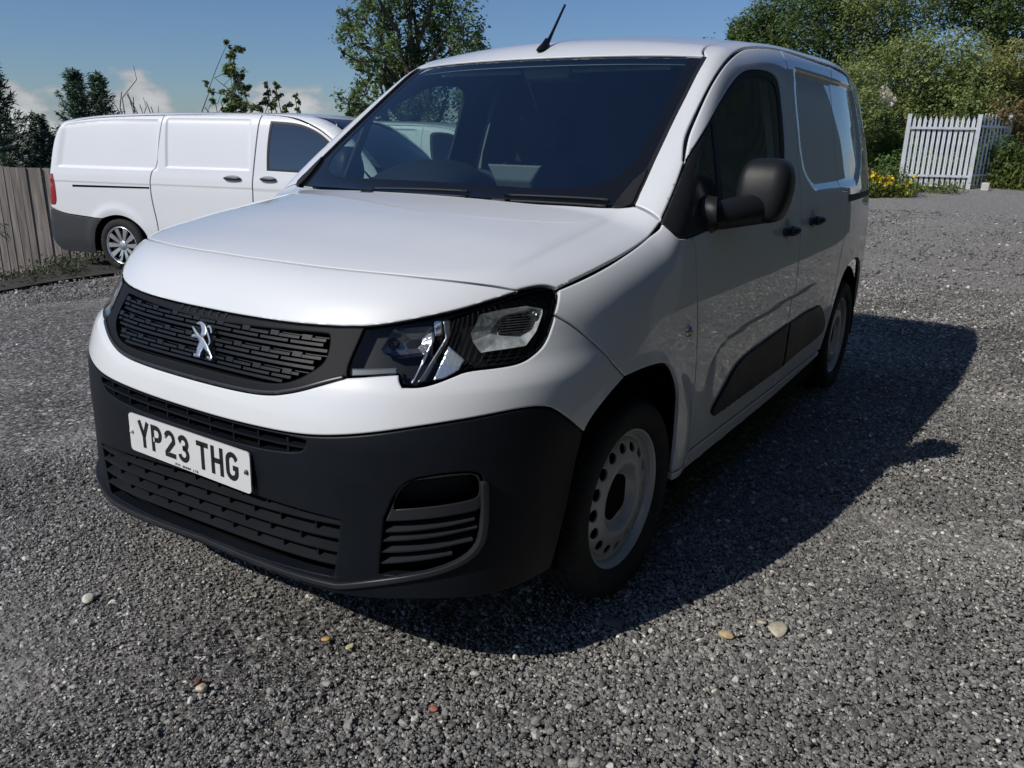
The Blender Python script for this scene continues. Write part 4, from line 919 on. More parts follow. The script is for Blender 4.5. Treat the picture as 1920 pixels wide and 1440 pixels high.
# ---- ground
def ground_material():
    m=bpy.data.materials.new('gravel_ground'); nt,N,L,P=nodes_of(m); tc=N.new('ShaderNodeTexCoord')
    def tex(t,sc,**k):
        o=N.new(t); o.inputs['Scale'].default_value=sc; L.new(tc.outputs['Object'],o.inputs['Vector'])
        for a,b in k.items(): o.inputs[a].default_value=b
        return o
    v=tex('ShaderNodeTexVoronoi',62.); v2=tex('ShaderNodeTexVoronoi',33.); nz=tex('ShaderNodeTexNoise',.55,Detail=5.); nf=tex('ShaderNodeTexNoise',260.,Detail=3.); nm=tex('ShaderNodeTexNoise',3.2,Detail=6.)
    cr=N.new('ShaderNodeValToRGB'); e=cr.color_ramp.elements; e[0].position=0.; e[0].color=(.045,.043,.040,1); e[1].position=1.; e[1].color=(.62,.60,.56,1)
    x=cr.color_ramp.elements.new(.45); x.color=(.135,.129,.119,1); x=cr.color_ramp.elements.new(.9); x.color=(.25,.238,.22,1)
    sv=N.new('ShaderNodeSeparateColor'); L.new(v.outputs['Color'],sv.inputs[0]); L.new(sv.outputs[0],cr.inputs[0])
    # swept, paler fines where wheels have run; darker loose heaps
    pale=N.new('ShaderNodeMix'); pale.data_type='RGBA'; mr=N.new('ShaderNodeMapRange'); mr.interpolation_type='SMOOTHSTEP'
    ad=N.new('ShaderNodeMath'); ad.operation='MULTIPLY_ADD'; ad.inputs[1].default_value=.55; L.new(nm.outputs[0],ad.inputs[0]); L.new(nz.outputs[0],ad.inputs[2]); L.new(ad.outputs[0],mr.inputs[0])
    for i,q in ((1,.66),(2,1.0),(3,0.),(4,.75)): mr.inputs[i].default_value=q
    sx=N.new('ShaderNodeSeparateXYZ'); L.new(tc.outputs['Object'],sx.inputs[0]); tx=N.new('ShaderNodeMapRange'); tx.interpolation_type='SMOOTHSTEP'; L.new(sx.outputs[0],tx.inputs[0])
    for i,q in ((1,-4.),(2,-11.),(3,0.),(4,.34)): tx.inputs[i].default_value=q
    am=N.new('ShaderNodeMath'); am.operation='ADD'; L.new(ad.outputs[0],am.inputs[0]); L.new(tx.outputs[0],am.inputs[1]); L.new(am.outputs[0],mr.inputs[0])
    L.new(mr.outputs[0],pale.inputs[0]); L.new(cr.outputs[0],pale.inputs[6]); pale.inputs[7].default_value=(.34,.322,.295,1)
    g1=tex('ShaderNodeTexNoise',17.,Detail=8.,Roughness=.75); gm=N.new('ShaderNodeMapRange'); L.new(g1.outputs[0],gm.inputs[0])
    for i,q in ((1,.33),(2,.67),(3,.45),(4,1.5)): gm.inputs[i].default_value=q
    gs=N.new('ShaderNodeVectorMath'); gs.operation='SCALE'; L.new(pale.outputs[2],gs.inputs[0]); L.new(gm.outputs[0],gs.inputs[3]); L.new(gs.outputs[0],P.inputs['Base Color']); P.inputs['Roughness'].default_value=.85; P.inputs['Specular IOR Level'].default_value=.3
    s1=N.new('ShaderNodeMath'); s1.operation='MULTIPLY_ADD'; s1.inputs[1].default_value=.6; L.new(v.outputs['Distance'],s1.inputs[0]); L.new(v2.outputs['Distance'],s1.inputs[2])
    s2=N.new('ShaderNodeMath'); s2.operation='MULTIPLY_ADD'; s2.inputs[1].default_value=.25; L.new(nf.outputs[0],s2.inputs[0]); L.new(s1.outputs[0],s2.inputs[2])
    bp=N.new('ShaderNodeBump'); bp.invert=True; bp.inputs['Strength'].default_value=1.; bp.inputs['Distance'].default_value=.014; L.new(s2.outputs[0],bp.inputs['Height']); L.new(bp.outputs[0],P.inputs['Normal'])
    return m
def build_ground():
    t=np.linspace(-1,1,241); g=np.sinh(t*5.6)/np.sinh(5.6)*700; X,Y=np.meshgrid(g-1.,g); Z=gz(X,Y)
    rs=np.random.RandomState(4)
    for k in range(26):                                # slight ruts and hollows
        a=rs.uniform(0,math.pi); f=rs.uniform(.5,3.); ph=rs.uniform(0,6.3); Z=Z+.0035/f**.5*np.sin((X*math.cos(a)+Y*math.sin(a))*f+ph)*np.exp(-(X**2+Y**2)/900)
    n=len(t); V=np.c_[X.ravel(),Y.ravel(),Z.ravel()-.004]; i=np.arange(n-1); I,J=np.meshgrid(i,i); a=(J*n+I).ravel(); Fq=np.c_[a,a+1,a+n+1,a+n]
    o=fast('ground',V,Fq,ground_material(),smooth=True); o['kind']='structure'; o['label']='dark grey gravel yard'; return o
def stone_material():
    m=bpy.data.materials.new('gravel_stone'); nt,N,L,P=nodes_of(m); oi=N.new('ShaderNodeObjectInfo'); cr=N.new('ShaderNodeValToRGB'); e=cr.color_ramp.elements
    e[0].position=0.; e[0].color=(.095,.092,.087,1); e[1].position=1.; e[1].color=(.80,.78,.70,1)
    for p,c in ((.3,(.175,.170,.160)),(.65,(.255,.247,.233)),(.88,(.34,.328,.308)),(.945,(.42,.395,.355)),(.978,(.60,.58,.52))):
        x=cr.color_ramp.elements.new(p); x.color=(*c,1)
    L.new(oi.outputs['Random'],cr.inputs[0]); tc=N.new('ShaderNodeTexCoord'); nz=N.new('ShaderNodeTexNoise'); nz.inputs['Scale'].default_value=2.5; nz.inputs['Detail'].default_value=4; L.new(tc.outputs['Object'],nz.inputs[0])
    mr=N.new('ShaderNodeMapRange'); L.new(nz.outputs[0],mr.inputs[0]); mr.inputs[3].default_value=.65; mr.inputs[4].default_value=1.3
    vm=N.new('ShaderNodeVectorMath'); vm.operation='SCALE'; L.new(cr.outputs[0],vm.inputs[0]); L.new(mr.outputs[0],vm.inputs[3])
    ge=N.new('ShaderNodeNewGeometry'); n2=N.new('ShaderNodeTexNoise'); n2.inputs['Scale'].default_value=1.3; n2.inputs['Detail'].default_value=4; L.new(ge.outputs['Position'],n2.inputs[0]); m2=N.new('ShaderNodeMapRange'); L.new(n2.outputs[0],m2.inputs[0])
    for i,v in ((1,.3),(2,.7),(3,.66),(4,1.25)): m2.inputs[i].default_value=v
    v2=N.new('ShaderNodeVectorMath'); v2.operation='SCALE'; L.new(vm.outputs[0],v2.inputs[0]); L.new(m2.outputs[0],v2.inputs[3]); L.new(v2.outputs[0],P.inputs['Base Color']); P.inputs['Roughness'].default_value=.6; P.inputs['Specular IOR Level'].default_value=.5
    return m
def gravel():
    rs=np.random.RandomState(11); pts=[];sz=[]
    # loose stones over the near part of the yard, as thick as they lie there; the sheet below carries the rest
    K=rs.normal(size=(10,2))*np.array([[1.1]]*5+[[3.2]]*5); PH=rs.uniform(0,6.3,10)
    def patch(x,y): return sum(np.sin(x*k[0]+y*k[1]+p) for k,p in zip(K,PH))/10**.5      # where fines and where coarse stones lie
    def add(n,r0,r1,s0,s1):
        a=math.radians(213.5)+rs.uniform(-.72,.72,n); r=np.sqrt(rs.uniform(r0*r0,r1*r1,n)); x=CAMP.x+r*np.cos(a); y=CAMP.y+r*np.sin(a); q=patch(x,y)
        s=s0*np.exp(rs.normal(0,.40,n)+.12*q); s=np.clip(s,s0*.4,s1); ok=~((x<.45)&(x>-3.3)&(np.abs(y)<.62))&(rs.uniform(0,1,n)<.80+.25*q)
        pts.append(np.c_[x,y,gz(x,y)+s*.10][ok]); sz.append(s[ok])
    add(165000,1.25,3.2,.0060,.024); add(3500,1.25,4.5,.0120,.024); add(175000,3.0,5.2,.0072,.024); add(150000,5.0,9.5,.0115,.030); add(42000,9.,18,.019,.05)
    V=np.vstack(pts); s=np.concatenate(sz); me=bpy.data.meshes.new('gravel_stones'); me.vertices.add(len(V)); me.vertices.foreach_set('co',V.astype(np.float32).ravel())
    at_=me.attributes.new('size','FLOAT','POINT'); at_.data.foreach_set('value',s.astype(np.float32)); me.update()
    o=link('gravel_stones',me,None); o['kind']='stuff'; o['label']='loose crushed grey stones scattered over the yard'
    ng=bpy.data.node_groups.new('scatter_stones','GeometryNodeTree'); ng.interface.new_socket('Geometry',in_out='INPUT',socket_type='NodeSocketGeometry'); ng.interface.new_socket('Geometry',in_out='OUTPUT',socket_type='NodeSocketGeometry')
    N=ng.nodes; L=ng.links; gi=N.new('NodeGroupInput'); go=N.new('NodeGroupOutput'); g2=N.new('GeometryNodeGeometryToInstance')
    for k in range(7):
        ic=N.new('GeometryNodeMeshIcoSphere'); ic.inputs['Radius'].default_value=1.; ic.inputs['Subdivisions'].default_value=2
        sp=N.new('GeometryNodeSetPosition'); nz=N.new('ShaderNodeTexNoise'); nz.noise_dimensions='4D'; nz.inputs['W'].default_value=k*3.7; nz.inputs['Scale'].default_value=.95; nz.inputs['Detail'].default_value=1.
        sb=N.new('ShaderNodeVectorMath'); sb.operation='SUBTRACT'; sb.inputs[1].default_value=(.5,.5,.5); sc=N.new('ShaderNodeVectorMath'); sc.operation='SCALE'; sc.inputs[3].default_value=1.5
        L.new(nz.outputs['Color'],sb.inputs[0]); L.new(sb.outputs[0],sc.inputs[0]); L.new(sc.outputs[0],sp.inputs['Offset']); L.new(ic.outputs[0],sp.inputs[0])
        sm=N.new('GeometryNodeSetShadeSmooth'); sm.inputs['Shade Smooth'].default_value=False; L.new(sp.outputs[0],sm.inputs[0]); L.new(sm.outputs[0],g2.inputs[0])
    ip=N.new('GeometryNodeInstanceOnPoints'); ip.inputs['Pick Instance'].default_value=True
    ri=N.new('FunctionNodeRandomValue'); ri.data_type='INT'; ri.inputs['Min'].default_value=0; ri.inputs['Max'].default_value=6; L.new(ri.outputs['Value'],ip.inputs['Instance Index']) if False else None
    for o_ in ri.outputs:
        if o_.type=='INT': L.new(o_,ip.inputs['Instance Index'])
    for s_ in ri.inputs:
        if s_.type=='INT' and s_.name=='Max': s_.default_value=6
        if s_.type=='INT' and s_.name=='Min': s_.default_value=0
    rv=N.new('FunctionNodeRandomValue'); rv.data_type='FLOAT_VECTOR'; rv.inputs[0].default_value=(-.5,-.5,0); rv.inputs[1].default_value=(.5,.5,6.28); L.new(rv.outputs[0],ip.inputs['Rotation'])
    rz=N.new('FunctionNodeRandomValue'); rz.data_type='FLOAT_VECTOR'; rz.inputs[0].default_value=(.46,.32,.26); rz.inputs[1].default_value=(.78,.54,.46)
    for s_ in rz.inputs:
        if s_.name=='Seed': s_.default_value=5
    na=N.new('GeometryNodeInputNamedAttribute'); na.data_type='FLOAT'; na.inputs[0].default_value='size'
    ms=N.new('ShaderNodeVectorMath'); ms.operation='SCALE'; L.new(rz.outputs[0],ms.inputs[0]); L.new(na.outputs[0],ms.inputs[3]); L.new(ms.outputs[0],ip.inputs['Scale'])
    mt=N.new('GeometryNodeSetMaterial'); mt.inputs['Material'].default_value=stone_material(); L.new(gi.outputs[0],ip.inputs['Points']); L.new(g2.outputs[0],ip.inputs['Instance']); L.new(ip.outputs[0],mt.inputs[0]); L.new(mt.outputs[0],go.inputs[0])
    md=o.modifiers.new('scatter','NODES'); md.node_group=ng
def pebble(px,py,r,col,label,flat=.5,name='pebble',cat='stone',el=1.3):
    d=_r2*((px-960)/1497.57)-_u2*((py-720)/1497.57)+_f; t=CAMP.z/-d.z; p=CAMP+d*t
    for _ in range(4): t=(CAMP.z-float(gz(p.x,p.y))-.006)/-d.z; p=CAMP+d*t
    import bmesh
    bm=bmesh.new(); bmesh.ops.create_icosphere(bm,subdivisions=3,radius=1.); rs=random.Random(int(px*7+py)); ax=[Vector((rs.uniform(-1,1),rs.uniform(-1,1),rs.uniform(-1,1))).normalized() for _ in range(9)]; cut=[rs.uniform(.62,.95) for _ in ax]
    for v in bm.verts:
        for a,c in zip(ax,cut):
            k=v.co.dot(a)
            if k>c: v.co-=a*(k-c)*.85
        v.co=Vector((v.co.x*r*el,v.co.y*r,v.co.z*r*flat))
    me=bpy.data.meshes.new(name); bm.to_mesh(me); bm.free(); me.shade_smooth(); o=link(name,me,mat('stone_%d_%d'%(px,py),col,.6,noise=.3,nscale=60,bump=.4,bscale=300)); o.location=(p.x,p.y,p.z+r*flat*.5); o.rotation_euler=(rs.uniform(-.2,.2),rs.uniform(-.2,.2),rs.uniform(0,6)); tag(o,label,cat); return o
# ---- timber fence behind the parked van
def wood(name,col):
    if name in MATS: return MATS[name]
    m=bpy.data.materials.new(name); MATS[name]=m; nt,N,L,P=nodes_of(m); tc=N.new('ShaderNodeTexCoord'); mp=N.new('ShaderNodeMapping'); mp.inputs['Scale'].default_value=(38,38,2.2); oi=N.new('ShaderNodeObjectInfo')
    ad=N.new('ShaderNodeVectorMath'); ad.operation='ADD'; L.new(tc.outputs['Object'],ad.inputs[0]); cm=N.new('ShaderNodeCombineXYZ'); ml=N.new('ShaderNodeMath'); ml.operation='MULTIPLY'; ml.inputs[1].default_value=31.; L.new(oi.outputs['Random'],ml.inputs[0]); L.new(ml.outputs[0],cm.inputs[2]); L.new(cm.outputs[0],ad.inputs[1]); L.new(ad.outputs[0],mp.inputs[0])
    nz=N.new('ShaderNodeTexNoise'); nz.inputs['Scale'].default_value=1.; nz.inputs['Detail'].default_value=7; L.new(mp.outputs[0],nz.inputs[0]); cr=N.new('ShaderNodeValToRGB'); e=cr.color_ramp.elements
    e[0].position=.28; e[0].color=(*[c*.45 for c in col],1); e[1].position=.72; e[1].color=(*[c*1.25 for c in col],1); L.new(nz.outputs[0],cr.inputs[0])
    mr=N.new('ShaderNodeMapRange'); L.new(oi.outputs['Random'],mr.inputs[0]); mr.inputs[3].default_value=.7; mr.inputs[4].default_value=1.2; vm=N.new('ShaderNodeVectorMath'); vm.operation='SCALE'; L.new(cr.outputs[0],vm.inputs[0]); L.new(mr.outputs[0],vm.inputs[3]); L.new(vm.outputs[0],P.inputs['Base Color']); P.inputs['Roughness'].default_value=.85
    bp=N.new('ShaderNodeBump'); bp.inputs['Strength'].default_value=.4; bp.inputs['Distance'].default_value=.003; L.new(nz.outputs[0],bp.inputs['Height']); L.new(bp.outputs[0],P.inputs['Normal']); return m
def timber_fence():
    a=dep(0,12.4); b=dep(330,12.4); a.z=b.z=0; d=(b-a).normalized(); LEN=(b-a).length; n=Vector((d.y,-d.x,0))
    if n.dot(CAMP-a)<0: n=-n
    f=thing('timber_fence','weathered brown close-board timber fence behind the white van on the left','fence',(a.x,a.y,float(gz(a.x,a.y))),math.atan2(d.y,d.x))
    m=wood('weathered_board',(.26,.228,.20)); H=2.40; sgn=1 if (Matrix.Rotation(math.atan2(d.y,d.x),3,'Z')@Vector((0,1,0))).dot(n)>0 else -1
    V,Fc=[],[]
    for x,t in ((0,.006),(.0,.0),(.118,.0),(.118,.020)): V+=[(x,sgn*t,-.1),(x,sgn*t,H)]
    V=[(0,0,-.1),(.138,0,-.1),(.138,sgn*.020,-.1),(0,sgn*.007,-.1),(0,0,H),(.138,0,H),(.138,sgn*.020,H),(0,sgn*.007,H)]; Fc=[(0,3,2,1),(4,5,6,7),(0,1,5,4),(1,2,6,5),(2,3,7,6),(3,0,4,7)]
    first=None; rs=random.Random(2)
    for i in range(-22,int(LEN/.12)+1):
        x=i*.12; w=a+d*x; dz=0.
        if first is None: o=mesh('board',V,Fc,m,f,False); fix_normals(o); first=o
        else: o=first.copy(); COL.objects.link(o); o.parent=f
        o.location=(x,0,dz+rs.uniform(-.008,.006)); o.rotation_euler=(rs.uniform(-.006,.006),rs.uniform(-.007,.007),rs.uniform(-.015,.015))
    for z in (.3,1.0,1.7): box('rail',-2.6,LEN,-sgn*.05,-sgn*.002,z,z+.07,m,f)
    for i in range(3): box('post',-2.5+i*1.8,-2.4+i*1.8,-sgn*.13,-sgn*.052,-.2,H-.03,m,f)
# ---- steel palisade
def palisade():
    m=mat('galvanised_steel',(.66,.69,.71),.5,metal=.12,noise=.12,nscale=7.,rvar=.1)
    D0=24.; a=at(1685,352,D0); b=at(1811,368,D0+.3); base=.5*(float(gz(a.x,a.y))+float(gz(b.x,b.y))); a.z=base; b.z=base
    def pane(a,b,label,n,H,extra):
        d=(b-a); w=math.hypot(d.x,d.y); f=thing('palisade_panel',label,'fence panel',(a.x,a.y,float(gz(a.x,a.y))-.02),math.atan2(d.y,d.x),'steel palisade panels')
        # pale: a W-shaped strip with a pointed head
        xs=[-.040,-.024,0,.024,.040]; ys=[0,.012,.002,.012,0]; V=[];Fc=[]
        for z,k in ((.10,1.),(H-.12,1.),(H,.12)):
            for x,y in zip(xs,ys): V.append((x*k,y,z))
        nb=len(V); V+=[(x,y-.006,z) for x,y,z in V]
        for r in range(2):
            for i in range(4): q=(r*5+i,r*5+i+1,r*5+i+6,r*5+i+5); Fc.append(q); Fc.append(tuple(j+nb for j in reversed(q)))
        first=None
        for i in range(n):
            x=w*(i+1)/(n+1)
            if first is None: o=mesh('pale',V,Fc,m,f,False); first=o
            else: o=first.copy(); COL.objects.link(o); o.parent=f
            o.location=(x,0,random.uniform(-.015,.015))
        for z in (.34,H-.34): box('rail',0,w,-.055,-.008,z,z+.055,m,f)
        for x in extra(w): box('post',x-.045,x+.045,-.07,.03,-.15,H+.03,m,f,.004)
    pane(a,b,'galvanised steel palisade panel standing square to the yard beside yellow flowers',12,1.86,lambda w:(0,w))
    c=at(1868,362,D0+1.7); c.z=float(gz(c.x,c.y)); pane(Vector((b.x,b.y,0))+(c-b)*.05,c,'galvanised steel palisade panel turned away at the right-hand end',7,1.88,lambda w:(w,))
    p=at(1845,364,D0-.1); box_o=box('concrete_foot',-.09,.09,-.09,.09,0,.20,mat('pale_concrete',(.55,.53,.5),.85,noise=.2,nscale=12),None,.02); box_o.location=(p.x,p.y,float(gz(p.x,p.y))); tag(box_o,'small white concrete foot below the right palisade panel','block')
# ---- foliage
def leaf_mat(name,c0,c1,c2,trans=.35):
    if name in MATS: return MATS[name]
    m=bpy.data.materials.new(name); MATS[name]=m; m.use_nodes=True; nt=m.node_tree; N=nt.nodes; L=nt.links; N.clear(); out=N.new('ShaderNodeOutputMaterial'); at_=N.new('ShaderNodeAttribute'); at_.attribute_name='tone'
    cr=N.new('ShaderNodeValToRGB'); e=cr.color_ramp.elements; e[0].color=(*c0,1); e[1].color=(*c2,1); x=cr.color_ramp.elements.new(.5); x.color=(*c1,1); L.new(at_.outputs['Fac'],cr.inputs[0])
    P=N.new('ShaderNodeBsdfPrincipled'); P.inputs['Roughness'].default_value=.5; P.inputs['Specular IOR Level'].default_value=.35; L.new(cr.outputs[0],P.inputs['Base Color'])
    T=N.new('ShaderNodeBsdfTranslucent'); hs=N.new('ShaderNodeHueSaturation'); hs.inputs['Value'].default_value=1.3; hs.inputs['Hue'].default_value=.49; L.new(cr.outputs[0],hs.inputs['Color']); L.new(hs.outputs[0],T.inputs[0])
    mx=N.new('ShaderNodeMixShader'); mx.inputs[0].default_value=trans; L.new(P.outputs[0],mx.inputs[1]); L.new(T.outputs[0],mx.inputs[2]); L.new(mx.outputs[0],out.inputs[0]); return m
def leaf_quads(C,size,rs,aspect=.55,axis=None,droop=0.):
    """one bent leaf (two triangles sharing a spine) at every centre"""
    n=len(C); z=rs.normal(size=(n,3)); z[:,2]=np.abs(z[:,2])*1.0+.15; z+=.75*np.array([SUN.x,SUN.y,SUN.z]); z/=np.linalg.norm(z,axis=1)[:,None]
    a=rs.normal(size=(n,3)) if axis is None else axis+rs.normal(size=(n,3))*.45; a[:,2]-=droop; a-=z*np.sum(a*z,1)[:,None]; a/=np.linalg.norm(a,axis=1)[:,None]+1e-9; b=np.cross(z,a)
    s=np.broadcast_to(size,(n,))*np.exp(rs.normal(0,.28,n)); s=s[:,None]
    V=np.stack([C-a*s*.5,C+b*s*aspect*.5+z*s*.10,C+a*s*.55,C-b*s*aspect*.5+z*s*.10],1).reshape(-1,3); i=np.arange(n)*4
    return V,np.c_[i,i+1,i+2,i+3]
def branch(p0,p1,r0,r1,rs,wob=.08,n=6):
    p0=np.array(p0,float); p1=np.array(p1,float); L_=np.linalg.norm(p1-p0); t=np.linspace(0,1,n)[:,None]; off=rs.normal(size=(n,3))*wob*L_*np.sin(t*math.pi); off[:,2]+=.12*L_*np.sin(t[:,0]*math.pi)
    return tube(p0+(p1-p0)*t+off,r0+(r1-r0)*t[:,0],6)
BARK=mat('bark',(.085,.072,.06),.9,noise=.35,nscale=12,bump=.8,bscale=30)
def broadleaf(name,label,cat,blobs,foot,leafm,nleaf,size,seed,trunk=.14,group=None,depth=.9,droop=0.,sparse=.55,twig=True):
    """a tree or bush: blobs are (point, radius); leaves gather in tufts on the outer half of every blob"""
    rs=np.random.RandomState(seed); f=Vector(foot); o=thing(name,label,cat,f,0,group); B=[(np.array(p)-np.array(f),r) for p,r in blobs]; tot=sum(r*r for _,r in B); Cs=[];tone=[];W_=[]
    for p,r in B:
        n=int(nleaf*r*r/tot); nt=max(4,int(n/26)); dirs=rs.normal(size=(nt,3)); dirs/=np.linalg.norm(dirs,axis=1)[:,None]; rad=r*rs.uniform(sparse,1.08,nt)**.8
        tc=p+dirs*rad[:,None]*np.array([1,1,.85]); k=rs.randint(0,nt,n); c=tc[k]+rs.normal(size=(n,3))*r*.17; Cs.append(c); tone.append(np.clip(.5+rs.normal(0,.16,nt)[k]+rs.normal(0,.14,n),0,1))
        W_+= [(p,tc[j]) for j in range(0,nt,max(1,nt//5))]
    C=np.vstack(Cs); V,Fq=leaf_quads(C,size,rs,droop=droop); fast('crown',V,Fq,leafm,o,np.concatenate(tone))
    parts=[]; top=max(B,key=lambda b:b[0][2])[0]; base=np.zeros(3)
    tp=np.array([top[0]*.6,top[1]*.6,top[2]*.75]); parts.append(branch(base-np.array([0,0,.3]),tp,trunk,trunk*.35,rs,.03,9))
    for p,r in B: q=tp*np.clip(p[2]/max(tp[2],.1)*.6,.15,1.); parts.append(branch(q,p,trunk*.38,trunk*.08,rs,.10))
    if twig:
        for p,q in W_: parts.append(branch(p,q,trunk*.09,trunk*.03,rs,.12,4))
    v,fc=merge(parts); mesh('trunk',v,fc,BARK,o); return o
def conifer(label,foot,H,R,seed,group='conifers behind the timber fence'):
    rs=np.random.RandomState(seed); o=thing('conifer',label,'tree',foot,0,group); V=[];Fq=[];T=[];parts=[tube([(0,0,-.2),(0,0,H*.6),(0,0,H)],[.09,.05,.01],7)]; nb=int(125*H/2.6); Cs=[];Ax=[];tn=[]
    for i in range(nb):
        z=H*(.03+.95*(i/nb)**.9); a=i*2.399+rs.uniform(-.3,.3); l=R*(1-(z/H))**1.05*rs.uniform(.50,1.25)+.06; up=rs.uniform(.35,.85); d=np.array([math.cos(a),math.sin(a),0]); n=int(34+90*l); t=rs.uniform(.1,1,n)**.7
        spine=lambda t: np.array([0,0,z])+d*(l*t)[:,None]+np.array([0,0,1.])*((up*l*t**2)-.10*l*np.sin(t*3.1))[:,None]
        p=spine(t); w=(.16*l+.03)*(1-t*.75); c=p+np.cross(d,[0,0,1.])*(rs.normal(0,1,n)*w)[:,None]+rs.normal(size=(n,3))*.025; Cs.append(c); sd=np.sign(np.einsum('ij,j->i',c-p,np.cross(d,[0,0,1.])))
        Ax.append(d+np.array([0,0,.55])+np.cross(d,[0,0,1.])*sd[:,None]*.7); tn.append(np.clip(rs.normal(.5,.18)+rs.normal(0,.12,n),0,1))
        if i%2==0: q=spine(np.array([0,.4,.75,1.])); parts.append(tube(q,[.016,.012,.008,.004],5))
    C=np.vstack(Cs); V,Fq=leaf_quads(C,.085,rs,.20,np.vstack(Ax)); fast('crown',V,Fq,leaf_mat('conifer_spray',(.031,.061,.043),(.061,.117,.070),(.137,.214,.108),.12),o,np.concatenate(tn)); v,f=merge(parts); mesh('trunk',v,f,BARK,o); return o
def on_ground(px,dist):
    p=at(px,300,dist); return (p.x,p.y,float(gz(p.x,p.y)))
def trees():
    oakm=leaf_mat('oak_leaf',(.049,.082,.030),(.109,.175,.055),(.233,.314,.098))
    R=26.; k=R/1497.
    ob=[(655,62,30),(688,42,38),(722,18,42),(764,8,46),(806,14,46),(842,34,40),(872,66,36),(893,84,24),(846,92,38),(800,84,46),(752,92,44),(706,92,36),(676,112,24),(722,138,30),(764,138,40),(812,130,40),(655,192,26),(684,180,30),(700,214,26),(664,214,20),(738,186,36),(786,190,40),(840,180,40),(700,-40,50),(770,-62,64),(836,-36,54),(640,96,10),(650,34,20),(690,150,14),(880,190,30)]
    rs=random.Random(5); blobs=[(at(x,y,R+rs.uniform(-1.2,1.2)),r*k*1.02) for x,y,r in ob]
    broadleaf('oak_tree','tall oak with a ragged crown and pale dead boughs behind the windscreen','tree',blobs,on_ground(778,R),oakm,21000,.105,3,.26,sparse=.5)
    # saplings over the parked van's roof
    sap=leaf_mat('sapling_leaf',(.064,.098,.035),(.144,.202,.069),(.288,.346,.130))
    R=15.5; k=R/1497.
    for lab,ob,n,sd in (('leafy maple sapling, tallest of those above the parked van',[(425,84,8),(440,92,10),(452,92,6),(432,108,13),(428,128,13),(440,138,15),(448,158,14),(442,180,18),(462,168,10),(452,200,18),(430,202,12)],1500,21),
        ('slim sapling just left of the tall one above the parked van',[(388,155,5),(394,172,6),(398,190,6),(416,172,6),(424,188,8),(420,204,9)],260,22),
        ('twin-stemmed sapling right of the tall one above the parked van',[(500,158,6),(504,172,8),(498,190,9),(518,162,7),(522,178,7),(512,198,10),(488,204,10)],520,23),
        ('short sapling farthest right above the parked van',[(556,180,5),(560,192,5),(556,206,6),(540,198,8),(534,208,8)],260,24)):
        rr=random.Random(sd); broadleaf('sapling',lab,'tree',[(at(x,y,R+rr.uniform(-.3,.3)),r*k) for x,y,r in ob],on_ground(ob[0][0]+6,R),sap,int(n*1.5),.062,sd,.045,'saplings behind the parked van',twig=True,sparse=.15)
    # dead branches beside the conifers
    rs_=np.random.RandomState(9); b0=at(245,215,13.5); o=thing('dead_shrub','bare dark dead branches beside the conifers above the parked van','shrub',(b0.x,b0.y,float(gz(b0.x,b0.y)))); parts=[]
    for x,y in ((228,172),(238,176),(250,182),(262,196),(274,190),(244,190),(283,200)):
        e=at(x,y,13.5+rs_.uniform(-.3,.3))-o.location; parts.append(branch((0,0,0),tuple(e),.022,.005,rs_,.07,8)); m_=np.array(e)*.8; parts.append(branch(tuple(m_),tuple(np.array(e)+rs_.normal(size=3)*.15),.008,.003,rs_,.1,4))
    v,f=merge(parts); mesh('branch',v,f,mat('dead_wood',(.045,.038,.033),.9),o)
    conifer('dark conifer at the left edge above the timber fence',on_ground(6,16.2),4.15,1.6,31); conifer('dark conifer with a slender tip left of the parked van roof',on_ground(158,16.4),4.03,1.35,32); conifer('dark conifer with a leaning tip, right of its twin behind the parked van',on_ground(200,16.9),4.05,1.2,33); conifer('low dark conifer between the left-edge tree and the parked van',on_ground(84,16.8),3.30,1.5,34)
    # scrub seen over the vans behind the windscreen
    scr=leaf_mat('scrub_leaf',(.039,.069,.030),(.085,.129,.055),(.173,.222,.099))
    for i,(x,y,r) in enumerate(((690,245,46),(770,238,52),(850,232,50),(930,240,54),(1010,236,56),(1090,236,56))):
        kk=30/1497.; p=at(x,y,30); g=on_ground(x,30); broadleaf('scrub_bush',('leftmost','second','third','fourth','fifth','rightmost')[i]+' dark scrub bush beyond the vans, left to right through the windscreen','bush',[(p,r*kk),(Vector((p.x+.4,p.y+.5,p.z-1.1)),r*kk*1.1)],g,scr,1500,.13,50+i,.06,'scrub beyond the vans')
